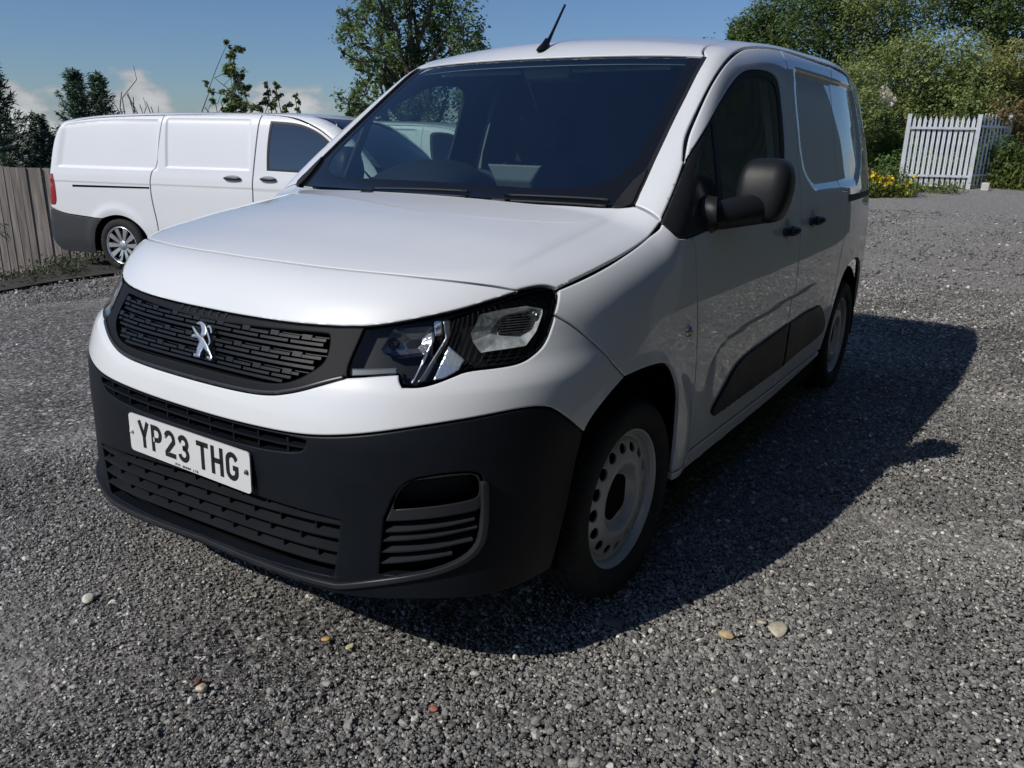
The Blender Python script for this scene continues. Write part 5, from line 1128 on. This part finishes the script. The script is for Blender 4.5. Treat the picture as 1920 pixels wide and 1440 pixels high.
def bank():
    # earth bank behind the palisade
    V=[];F_=[];n=60;m=14; a0=at(1180,300,34); 
    ang=np.linspace(math.radians(213.5-34),math.radians(213.5-4),n); rr=np.linspace(26.5,60,m)
    for a in ang[::-1]:
        for r in rr:
            x=CAMP.x+r*math.cos(a); y=CAMP.y+r*math.sin(a); t=min(1.,(r-26.5)/9.); side=float(sstep(math.radians(213.5-6),math.radians(213.5-14),a)); h=3.0*t*t*(3-2*t)*side+.25*math.sin(r*.9+a*30)*t*side
            V.append((x,y,float(gz(x,y))-.25+h+.25*t))
    for i in range(n-1):
        for j in range(m-1): F_.append((i*m+j,i*m+j+1,(i+1)*m+j+1,(i+1)*m+j))
    o=mesh('bank',V,F_,mat('bank_soil',(.05,.055,.025),.95,noise=.5,nscale=1.5,bump=1.,bscale=8)); fix_normals(o); o['kind']='structure'; o['label']='overgrown earth bank'
    g_d=leaf_mat('dark_bush_leaf',(.040,.073,.025),(.090,.147,.045),(.198,.267,.079)); g_w=leaf_mat('willow_leaf',(.101,.144,.049),(.211,.268,.088),(.410,.460,.172)); g_y=leaf_mat('yellow_bush_leaf',(.126,.145,.043),(.266,.275,.084),(.448,.420,.154)); g_i=leaf_mat('ivy_leaf',(.047,.099,.030),(.113,.204,.052),(.245,.361,.099)); g_b=leaf_mat('bramble_leaf',(.095,.085,.038),(.203,.157,.071),(.357,.262,.130))
    def bush(label,ob,d,m,n,size,seed,tr=.09,droop=0.,foot=None):
        k=d/1497.; r0=random.Random(seed); bl=[(at(x,y,d+r0.uniform(-.9,.9)),r*k) for x,y,r in ob]; fx=foot or ob[-1][0]; p=at(fx,300,d+.3); z=min(b[0].z-b[1] for b in bl)
        g=float(gz(p.x,p.y)); broadleaf('hedge_bush',label,'bush',bl,(p.x,p.y,g),m,int(n*2.2),size*.68,seed,tr,'bushes on the bank',droop=droop,sparse=.55)
    bush('dark tree rising on the skyline at the left end of the bank',[(1385,58,20),(1402,48,26),(1428,40,34),(1452,24,36),(1400,80,26),(1440,70,40),(1470,60,40),(1430,110,50)],31,g_d,5200,.15,61)
    bush('dense dark tree above the van roof on the bank',[(1500,6,46),(1545,-8,52),(1590,-4,50),(1520,46,50),(1570,44,54),(1500,80,44),(1550,110,56),(1600,90,54),(1610,140,50),(1570,-60,60)],29.5,g_d,8200,.14,62,.15)
    bush('broad willowy bush in the middle of the bank',[(1630,10,52),(1676,20,56),(1640,66,54),(1690,78,54),(1640,120,50),(1600,170,36),(1680,130,52),(1640,-40,60),(1700,-30,60)],28.5,g_w,8200,.13,63,.12)
    bush('dark oak leaning over the bank at the upper right corner',[(1790,6,46),(1836,22,42),(1880,10,52),(1900,52,44),(1856,50,30),(1820,-50,70),(1900,-40,70),(1925,96,36)],30.5,g_d,7200,.15,64,.2)
    bush('sunlit olive willow bush behind the palisade',[(1720,112,44),(1764,110,46),(1808,120,46),(1850,132,44),(1740,160,48),(1790,166,50),(1836,172,46),(1876,150,36),(1770,206,44),(1820,212,40),(1720,196,44),(1690,228,34)],26.9,g_w,9800,.12,65,.08,.5)
    bush('yellowish scrub at the right edge of the bank',[(1890,120,34),(1912,150,32),(1880,186,28),(1915,190,30),(1930,230,40)],27.2,g_y,3400,.12,66,.06)
    bush('rusty bramble at the right edge behind the palisade',[(1890,206,24),(1912,226,28),(1886,246,26),(1915,262,30),(1890,286,24),(1925,296,30)],26.3,g_b,3300,.105,67,.05)
    bush('green ivy thicket between the van and the palisade',[(1640,280,26),(1664,262,28),(1688,270,26),(1650,312,26),(1682,310,26),(1712,300,26),(1740,320,26),(1770,320,24),(1800,318,24),(1640,236,22)],26.0,g_i,6400,.11,68,.05)
    bush('dark ivy thicket in the shade right of the palisade',[(1836,300,26),(1868,286,28),(1900,318,26),(1846,334,22),(1880,330,24),(1925,330,24)],26.2,g_d,4200,.11,69,.05)
    bush('grey-green shrub just behind the van\'s rear corner',[(1612,150,34),(1630,196,28),(1620,240,28),(1636,222,22),(1610,290,30)],25.4,g_w,3200,.11,70,.05)
    bush('low dark bush on the bank hidden behind the van roof, left of the skyline tree',[(1320,120,40),(1280,140,44),(1340,170,50),(1290,190,50)],31.5,g_d,3000,.15,71)
    bush('olive bush at the left foot of the bank behind the van roof',[(1220,150,46),(1180,170,44),(1240,200,50),(1190,210,46)],32.5,g_w,3000,.15,72)
    # pale rubble among the bushes
    rm=mat('chalk_rubble',(.60,.53,.46),.9,noise=.25,nscale=8,bump=.8,bscale=20)
    for i,(px,py,r,lab) in enumerate(((1662,182,.30,'largest pale chalk lump among the bushes behind the van'),(1672,196,.20,'pale chalk lump just under the largest one'),(1632,215,.24,'pale chalk lump above the van\'s rear corner'),(1640,236,.17,'small pale chalk lump low beside the van\'s rear corner'))):
        import bmesh
        p=at(px,py,26.6); bm=bmesh.new(); bmesh.ops.create_icosphere(bm,subdivisions=3,radius=r); rr=random.Random(i)
        ax=[Vector((rr.uniform(-1,1),rr.uniform(-1,1),rr.uniform(-1,1))).normalized() for _ in range(12)]
        for v in bm.verts:
            for a in ax:
                kq=v.co.dot(a)
                if kq>r*.55: v.co-=a*(kq-r*.55)
            v.co.z*=1.25
        me=bpy.data.meshes.new('rubble'); bm.to_mesh(me); bm.free(); o=link('rubble',me,rm); o.location=p; tag(o,lab,'rock','chalk lumps on the bank')
    # weeds and grass along the foot of the bank
    rs=np.random.RandomState(8); C=[];S_=[]
    def tuft(px,d,n,h,w):
        p=on_ground(px,d); c=np.array(p)+np.c_[rs.normal(0,w,n),rs.normal(0,w,n),np.abs(rs.normal(0,h,n))]; C.append(c); S_.append(np.full(n,.11))
    for px in np.linspace(1626,1705,16): tuft(px,21.+rs.uniform(0,1.2),150,.24,.16)
    for px in np.linspace(1705,1800,10): tuft(px,22.4+rs.uniform(0,.9),50,.12,.14)
    for px in np.linspace(1862,1960,20): tuft(px,24.6+rs.uniform(0,1.4),170,.40,.22)
    C=np.vstack(C); V,Fq=leaf_quads(C,np.concatenate(S_),rs,.3,np.tile([[0,0,1.2]],(len(C),1))); o=fast('weeds',V,Fq,leaf_mat('weed_leaf',(.056,.088,.019),(.120,.168,.038),(.240,.272,.080)),None,rs.uniform(0,1,len(C))); o['kind']='stuff'; o['label']='green weeds and long grass along the foot of the bank'
    def hit_ground(px,py):
        d=_r2*((px-960)/1497.57)-_u2*((py-720)/1497.57)+_f; t=1.
        for _ in range(30): p=CAMP+d*t; t=(CAMP.z-float(gz(p.x,p.y)))/-d.z
        return CAMP+d*t
    edge=[hit_ground(x,y) for x,y in ((-260,592),(-120,568),(0,549),(100,531),(190,516),(300,505))]; fb=[dep(x,12.35) for x in (-260,-120,0,100,190,300)]
    V=[];Fc=[]
    for e_,b_ in zip(edge,fb):
        for t in np.linspace(0,1,9): q=e_.lerp(Vector((b_.x,b_.y,0)),t); V.append((q.x+rs.normal(0,.02),q.y+rs.normal(0,.02),float(gz(q.x,q.y))+.012+.05*math.sin(t*3.1)+rs.uniform(0,.02)))
    for i in range(5):
        for j in range(8): Fc.append((i*9+j,i*9+j+1,(i+1)*9+j+1,(i+1)*9+j))
    o=mesh('verge',V,Fc,mat('dark_soil',(.045,.04,.032),.95,noise=.4,nscale=6,bump=1.,bscale=30)); fix_normals(o); o['kind']='structure'; o['label']='dark weedy verge at the foot of the timber fence'
    C=[]
    for k in range(150):
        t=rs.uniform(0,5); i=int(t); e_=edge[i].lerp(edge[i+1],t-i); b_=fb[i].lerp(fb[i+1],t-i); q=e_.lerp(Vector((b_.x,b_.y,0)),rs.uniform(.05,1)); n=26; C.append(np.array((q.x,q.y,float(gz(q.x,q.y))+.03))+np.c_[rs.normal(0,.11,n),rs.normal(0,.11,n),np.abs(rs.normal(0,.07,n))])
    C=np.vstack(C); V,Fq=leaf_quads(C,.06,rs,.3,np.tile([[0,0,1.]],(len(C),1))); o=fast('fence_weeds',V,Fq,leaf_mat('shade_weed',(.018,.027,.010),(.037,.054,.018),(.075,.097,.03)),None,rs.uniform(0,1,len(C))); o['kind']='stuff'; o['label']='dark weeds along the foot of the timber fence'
    # yellow flowers
    ym=mat('yellow_petal',(.75,.52,.01),.6); gm=mat('flower_stem',(.05,.09,.02),.7)
    for i,(px,py,lab) in enumerate(((1640,336,'yellow flowers nearest the van\'s rear corner'),(1661,340,'tall yellow flowers second from the van'),(1672,350,'yellow flowers in the middle of the clump'),(1684,354,'low yellow flowers nearest the palisade'))):
        d=21.2; h=at(px,py,d); g=on_ground(px,d); o=thing('flowering_plant',lab,'flower',g,0,'yellow flowers by the palisade'); parts=[];pet=[]
        for k in range(9):
            e=np.array([h.x-g[0]+rs.normal(0,.13),h.y-g[1]+rs.normal(0,.13),h.z-g[2]+rs.normal(0,.10)]); parts.append(tube([(e[0]*.3,e[1]*.3,0),e*.6,e],[.008,.006,.004],5))
            for q in range(9):
                c=e+rs.normal(0,.035,3); pv,pf=leaf_quads(c[None],.07,rs,.8); pet.append((list(map(tuple,pv)),[tuple(f) for f in pf]))
        v,f=merge(parts); mesh('stem',v,f,gm,o); v,f=merge(pet); mesh('blossom',v,f,ym,o,False)
# ---- metal-clad building on the near side: mirrored in the van's flank
def building():
    b=thing('metal_shed','long green corrugated metal shed along the near side of the yard','building',(-2.3,2.75,0)); m=mat('green_cladding',(.030,.042,.034),.5,noise=.15,nscale=1.2,rvar=.1); V=[];Fc=[]; x0,x1=-11.2,12.; n=int((x1-x0)/.05); H=3.75
    prof=[0,.0,.02,.02]
    for i in range(n+1):
        x=x0+i*.05; y=prof[i%4]; V+=[(x,y,-.1),(x,y,H)]
    for i in range(n): Fc.append((2*i,2*i+2,2*i+3,2*i+1))
    o=mesh('cladding',V,Fc,m,b,False); box('eaves_gutter',x0,x1,-.14,.02,H,H+.12,mat('gutter_dark',(.03,.03,.032),.5),b)
    Vr,Fr=[(x0,-.12,H+.1),(x1,-.12,H+.1),(x1,5,H+1.1),(x0,5,H+1.1)],[(0,1,2,3)]; mesh('roof',Vr,Fr,mat('shed_roof',(.11,.12,.12),.6),b,False)
    mesh('end_wall',[(x0,.03,-.1),(x0,5,-.1),(x0,5,H+1.1),(x0,.03,H+.1)],[(0,1,2,3)],m,b,False)
    box('light_panel',-2.3,-1.35,-.012,-.004,-.05,H-.02,mat('pale_cladding',(.13,.15,.125),.5),b)
# ============ the long white van on the left =========================
def _V(xs,ys): return spl(xs,ys)
LBW=_V([.2,.4,.65,.95,1.15,1.25,1.5,1.75,1.85,2.0],[.90,.942,.958,.960,.953,.940,.908,.866,.838,.79])
LRF=_V([-1.2,-1.0,-.8,-.5,.1,.8,2.1,2.6,2.8,3.1],[1.66,1.74,1.80,1.855,1.90,1.922,1.925,1.912,1.885,1.83])
LWS=_V([2.5,2.85,3.1,3.4,3.7,3.95],[2.0,1.878,1.745,1.53,1.26,1.0]); LBO=_V([3.0,3.5,3.8,3.98,4.06,4.1],[1.25,1.17,1.06,.94,.82,.7])
LRE=_V([.15,.25,.38,.6,.78,1.2,1.6,1.8,1.95],[-.96,-1.03,-1.06,-1.04,-1.01,-.945,-.85,-.74,-.62])
def F_long(P):
    x,y,z=P[...,0],np.abs(P[...,1]),P[...,2]; b=LBW(z)
    r1=sstep(-.80+.0,-.70,x-.22*np.maximum(z-1.25,0)**1.0*.9)*sstep(.735,.70,x)*sstep(1.24,1.275,z)*sstep(1.825-.10*np.maximum(.1-x,0)**1.5,1.795-.10*np.maximum(.1-x,0)**1.5,z)
    r2=sstep(.825,.86,x)*sstep(1.985,1.95,x)*sstep(1.275,1.305,z)*sstep(1.845,1.815,z)
    b=b-.016*np.maximum(r1,r2)-.010*sstep(1.16,1.145,z)*sstep(1.03,1.12,z)*0
    for cx in (.05,3.25): dd=np.hypot(x-cx,z-.33); b=b+.012*np.exp(-((dd-.44)/.06)**2)*sstep(.15,.35,z)
    b=b-.006*sstep(1.095,1.07,z)
    u=np.maximum((x-2.9)/1.2,0); A=((u**3.2+(y/b)**3.2)**(1/3.2)-1)*.95
    T=(z-np.maximum(LBO(x)-.05*y*y,smin(LWS(x+.12*y*y),LRF(x)-.05*y*y,.08)))*.85
    return smax(smax(A,T,.10),LRE(z)-x,.13)
def long_van():
    CUR[0]=F_long; P0=(-3.45,-7.70); h=math.radians(106); 
    # the wheel stood at P0 on the near flank: step back half the width to the centre line
    hx,hy=math.cos(h),math.sin(h); cx=P0[0]-.93*hy*1; cy=P0[1]+.93*hx*1
    root=thing('long_van','long white delivery van with dark grey rear bumper parked side-on at the left','van',(cx,cy,float(gz(cx,cy))),h)
    PT=M_PAINT2; Q=lambda l,sharp=(): [(x*1000,900,z*1000)+((1,) if i in sharp else ()) for i,(x,z) in enumerate(l)]
    def pn(name,pts,m,sharp=(),holes=(),par=None,**k):
        kw=dict(res=.05,gap=.003,thick=.012); kw.update(k)
        return panel(name,'side',Q(pts,sharp),m,par or root,holes=[Q(*hh) for hh in holes],**kw)
    L=[]
    q=[(.785,1.865),(.70,1.28),(.63,1.25),(.59,1.05),(.61,.83),(.65,.61),(.63,.28),(.52,.26),(.50,.43),(.43,.57),(.25,.685),(.04,.715),(-.17,.655),(-.50,.675),(-.79,.70),(-.975,.78),(-.93,1.17),(-.83,1.58),(-.70,1.76),(-.3,1.82),(.2,1.85)]
    o=pn('rear_quarter',q,PT,(0,6,7,12,15,18),res=.018); L.append(o)
    pn('door_rail',[(-.56,1.045),(.585,1.056),(.585,1.036),(-.56,1.02)],M_DARK,(0,1,2,3),par=o,off=.002,thick=.004,rnd=0,gap=0)
    pn('tail_lamp',[(-.905,1.17),(-.84,1.17),(-.825,1.0),(-.84,.79),(-.945,.79)],mat('red_tail_lens',(.30,.008,.012),.15,coat=1.),(0,1,4),par=o,off=.006,thick=.02)
    L.append(pn('rear_bumper',[(-.17,.648),(-.30,.52),(-.37,.21),(-.89,.225),(-1.02,.33),(-1.0,.60),(-.965,.77),(-.79,.692),(-.50,.667)],mat('dark_grey_plastic',(.045,.048,.052),.55,noise=.1,nscale=5),(0,2,3),off=.004))
    sd=[(.79,1.868),(1.5,1.88),(2.09,1.885),(2.02,1.28),(2.0,1.07),(1.99,.28),(.635,.28),(.66,.61),(.62,.83),(.60,1.05),(.64,1.25),(.705,1.28)]
    o=pn('sliding_door',sd,PT,(0,2,5,6),res=.018); L.append(o)
    fd=[(2.10,1.885),(2.46,1.868),(2.79,1.765),(2.97,1.665),(3.3,1.42),(3.48,1.22),(3.42,.9),(3.0,.7),(2.84,.5),(2.8,.28),(2.0,.28),(2.01,1.07),(2.03,1.28)]
    wh=([(2.235,1.815),(2.20,1.54),(2.20,1.29),(3.30,1.265),(3.20,1.43),(2.92,1.66),(2.77,1.74),(2.57,1.80)],(0,2,3))
    o=pn('front_door',fd,PT,(0,5,9,10),holes=[wh],res=.03); L.append(o)
    pn('window_seal',[(2.228,1.823),(2.19,1.54),(2.19,1.28),(3.32,1.255),(3.21,1.44),(2.93,1.668),(2.78,1.748),(2.57,1.81)],M_SEAL,(0,2,3),holes=[([(2.255,1.795),(2.223,1.54),(2.223,1.31),(3.26,1.285),(3.17,1.42),(2.90,1.64),(2.76,1.72),(2.57,1.78)],(0,2,3))],par=o,off=-.002,thick=.01,gap=0,rnd=0)
    pn('side_window',[(2.255,1.795),(2.223,1.54),(2.223,1.31),(3.26,1.285),(3.17,1.42),(2.90,1.64),(2.76,1.72),(2.57,1.78)],M_TINT,(0,2,3),par=o,off=-.006,thick=0,gap=-.003,rnd=0)
    L.append(pn('front_wing',[(3.48,1.22),(3.7,1.08),(3.9,.9),(3.95,.5),(3.72,.45),(3.6,.62),(3.3,.73),(3.0,.705),(3.42,.9)],PT,(0,3,4,7),res=.04))
    hm=mat('handle_dark',(.02,.02,.022),.35)
    for (x0,x1,z) in ((1.64,1.87,1.185),(2.12,2.33,1.19)):
        dish=[(x0+(x1-x0)*(.5+.52*math.cos(t)),z+.042*math.sin(t)) for t in np.linspace(0,2*math.pi,21)[:-1]]
        d_=pn('handle_dish',dish,mat('dish_pale',(.45,.46,.47),.3,coat=1.),par=L[2] if x0<2 else L[3],off=.002,thick=.004,rnd=0,gap=0)
        P,n_=surf('side',[(x,z+.004) for x in np.linspace(x0+.01,x1-.01,7)],.018); v,f=tube(P,[.012,.018,.020,.020,.020,.018,.012],8); mesh('door_handle',v,f,hm,d_)
    for o in L: mirrored_tree(o,root)
    rf=[(-700,0,1800),(-640,400,1800),(-560,700,1800),(0,770,1800),(800,780,1800),(2000,780,1800),(2500,730,1800),(2760,640,1800),(2840,300,1800),(2860,0,1800)]
    panel('roof','top',both(rf),PT,root,res=.08,gap=0)
    for sy in (1,):
        rail=[(-760,870,1755,1)]+[(-640,720,1830),(0,765,1862),(800,778,1880),(2000,778,1880),(2500,728,1860),(2780,650,1840),(3150,690,1640),(3480,760,1330),(3560,800,1230,1),(3480,840,1225,1)]+[tuple(1000*surf('side',[(a,b+.004)])[0][0]) for a,b in ((3.3,1.42),(2.97,1.665),(2.79,1.765),(2.46,1.868),(2.10,1.885),(1.5,1.88),(.79,1.868),(.2,1.85),(-.3,1.82))]
        o=panel('pillar_rail','rail',rail,PT,root,res=.05,gap=.002); mirrored_tree(o,root)
    ws=[(2880,0,1850),(2860,300,1850),(2800,630,1840,1),(3150,680,1640),(3480,745,1330),(3560,780,1240,1),(3640,500,1250),(3700,0,1260)]
    panel('windscreen','top',both(ws),M_TINT,root,off=-.004,res=.08,thick=0,gap=0,rnd=0)
    bo=[(3710,0,1200),(3650,500,1200),(3570,790,1200,1),(3720,800,1050),(3860,740,980),(3990,400,900),(4020,0,900)]
    panel('bonnet','top',both(bo),PT,root,res=.06)
    for sy in (1,-1):
        V,Fc=boxv(3.05,3.20,sy*.97,sy*1.14,1.17,1.42); add_bevel(mesh('door_mirror',V,Fc,hm,root,False),.04,3)
    V,Fc=merge([boxv(-.85,2.0,-.86,.86,.24,.30),boxv(2.0,3.9,-.5,.5,.24,.30),boxv(-.96,-.90,-.84,.84,.35,1.0),boxv(3.80,4.0,-.7,.7,.3,.95)]); mesh('underbody',V,Fc,M_DARK,root,False)
    V,Fc=merge([boxv(2.02,2.06,-.82,.82,.3,1.78),boxv(3.1,3.6,-.8,.8,.8,1.18)]); mesh('cab_interior',V,Fc,M_DARK,root,False)
    rd=[(-900,0,1720),(-900,600,1720),(-900,760,1500),(-950,800,900),(-1000,800,420,1),(-1000,0,420)]
    panel('rear_doors','rear',both(rd),PT,root,res=.08) if False else None
    V,Fc=boxv(-.99,-.88,-.80,.80,.40,1.72); V=[(x+(.20*(max(z,1.)-1.)/.75),y*(1-.1*(z>1)),z) for x,y,z in V]; add_bevel(mesh('rear_doors',V,Fc,PT,root,False),.03)
    # wheels: black alloy with bright paired spokes
    def alloy(x,sy,first=[]):
        w=bpy.data.objects.new('wheel',None); COL.objects.link(w); w.parent=root; w.location=(x,sy*.82,.335); w.scale=(1,sy,1)
        if first:
            for ch in first[0].children: c=ch.copy(); COL.objects.link(c); c.parent=w
            return
        first.append(w); hf=[(.222,.09),(.24,.105),(.27,.112),(.305,.106),(.325,.09),(.334,.07),(.336,.045),(.328,.043),(.328,.037),(.337,.035),(.337,0)]; v,f=lathe(hf+[(r,-a) for r,a in hf[-2::-1]],72,lambda i,j,r:r-(.006 if i in (4,5,15,16) and j%2 else 0)); mesh('tyre',v,f,M_RUBBER,w)
        sm=mat('bright_alloy',(.78,.79,.80),.25,metal=.85); v,f=lathe([(.228,.09),(.232,.098),(.222,.102),(.214,.097),(.211,.07)],64); mesh('rim',v,f,sm,w)
        v,f=lathe([(.213,.05),(.1,.045),(.0,.05)],48); mesh('wheel_back',v,f,M_GLOSSB,w)
        for k in range(10):
            for s_ in (-.07,.07):
                a=2*math.pi*k/10; e=np.array([math.cos(a+s_*.55),0,math.sin(a+s_*.55)]); b_=np.array([math.cos(a+s_*1.9),0,math.sin(a+s_*1.9)]); t=np.array([-math.sin(a+s_),0,math.cos(a+s_)])
                V=[];
                for c,wd,y in ((b_*.055,.009,.075),(e*.214+t*s_*.10,.0155,.092)):
                    for ds,dy in ((-1,-.02),(1,-.02),(1,0),(-1,0)): V.append(tuple(c+t*wd*ds+np.array([0,y+dy,0])))
                o=mesh('spoke',V,[(0,1,2,3),(7,6,5,4),(0,4,5,1),(1,5,6,2),(2,6,7,3),(3,7,4,0)],sm,w,False); fix_normals(o)
        v,f=lathe([(0,.085),(.04,.084),(.058,.078),(.06,.06)],32); mesh('hub_cap',v,f,sm,w)
    for x in (.05,3.25):
        for sy in (1,-1): alloy(x,sy)
        for sy in (1,-1):
            V=[];Fc=[]
            for i in range(21):
                a=math.pi*i/20
                for r,y in ((.05,.55),(.44,.56),(.43,.90)): V.append((x+r*math.cos(a),sy*y,.30+r*math.sin(a)))
            for i in range(20):
                for j in range(2): Fc.append((i*3+j,i*3+j+1,(i+1)*3+j+1,(i+1)*3+j))
            mesh('wheel_arch_liner',V,Fc,M_DARK,root,False)
    CUR[0]=F_small
M_PAINT2=mat('white_paint_long_van',(.82,.83,.84),.40,coat=1.,coat_rough=.03,noise=.015,nscale=2.)
M_TINT=glass('tinted_side_glass',(.10,.115,.12),.22)
# ============ two more small vans seen through the windscreen ========
KEEP={'bonnet','nose_panel','front_bumper','bumper_apron','front_wing','front_door','sliding_door','rear_quarter','sill','pillar_rail','roof','windscreen','aerial','door_mirror','wheel','headlight','grille','dashboard','seat','bulkhead','rear_door','underbody'}
DROP={'grille_bar','grille_fin','grille_slat','letter','intake_fin','pocket_slat','badge'}
def other_van(label,loc,rz):
    r=thing('small_van',label,'van',loc,rz,'white vans beyond the windscreen')
    def rec(a,b):
        for ch in list(a.children):
            nm=ch.name.split('.')[0]
            if (a is van and nm not in KEEP) or nm in DROP: continue
            c=ch.copy(); COL.objects.link(c); c.parent=b; rec(ch,c)
    rec(van,r); return r
def more_vans():
    h=math.radians(106); x,y=-10.1,-6.15; other_van('white small van facing right, nearest behind the windscreen',(x,y,float(gz(x,y))),h)
    x2,y2=-13.4,-5.6; g=float(gz(x2,y2)); v2=other_van('white van with planks on its roof, behind the nearer white van',(x2,y2,g+.05),h)
    pm=wood('pale_plank',(.62,.60,.55)); rk=mat('rack_dark',(.04,.04,.045),.5); hx,hy=math.cos(h),math.sin(h)
    for i,xx in enumerate((-1.2,-2.2,-3.0)):
        o=box('rack_bar',xx-.03,xx+.03,-.62,.62,1.83,1.90,rk,v2,.008)
    for i,(yy,zz,x0,x1) in enumerate((( -.55,1.905,-3.2,-.35),(-.25,1.905,-3.2,-.5),(.08,1.905,-3.1,-.45),(-.45,1.965,-3.0,-.7),(-.15,1.965,-3.1,-.6))):
        o=box('plank',x0,x1,yy-.13,yy+.13,zz,zz+.055,pm,None,.004); o.location=(x2,y2,g+.05); o.rotation_euler=(0,0,h); tag(o,('bottom plank on the van roof, nearest the camera side','bottom plank in the middle of the van roof load','bottom plank on the far side of the van roof load','upper plank of the van roof load on the near side','upper plank of the van roof load on the far side')[i],'plank','planks on the van roof')
build_ground(); long_van(); more_vans(); timber_fence(); palisade(); trees(); bank(); building(); gravel()
for a in ((1362,1193,.020,(.52,.40,.22),'yellow ochre pebble in front of the van\'s wheel shadow',.6),(1458,1182,.030,(.52,.47,.36),'flat cream stone flake right of the ochre pebble',.22),(1428,1168,.012,(.45,.40,.30),'small tan pebble above the cream flake',.6),(1150,1170,.024,(.16,.16,.16),'flat grey stone at the edge of the van\'s shadow',.3),
 (166,1124,.018,(.60,.58,.50),'white stone at the left front of the yard',.5),(372,1280,.010,(.16,.06,.045),'dark red pebble near the lower left',.7),(378,1293,.015,(.55,.48,.36),'cream pebble touching the dark red one',.7),(813,1330,.010,(.36,.12,.07),'brick-red chip at the bottom centre',.6),(612,1200,.012,(.60,.36,.12),'orange chip in front of the bumper corner',.5),(1340,1170,.011,(.40,.37,.32),'pale pebble left of the cream flake',.6)): pebble(*a[:5],flat=a[5])

def dry_leaf(px,py,label,col):
    o=pebble(px,py,.011,col,label,flat=.15,name='fallen_leaf',cat='leaf',el=1.8); return o
for px,py,l in ((90,545,'small yellow leaf on the gravel near the fence'),(130,566,'yellow leaf on the gravel left of the van nose'),(40,670,'yellow leaf at the left edge of the gravel'),(153,762,'yellow leaf close beside the black bumper'),(655,1212,'pale yellow leaf near the edge of the bumper shadow')): dry_leaf(px,py,l,(.58,.55,.28))
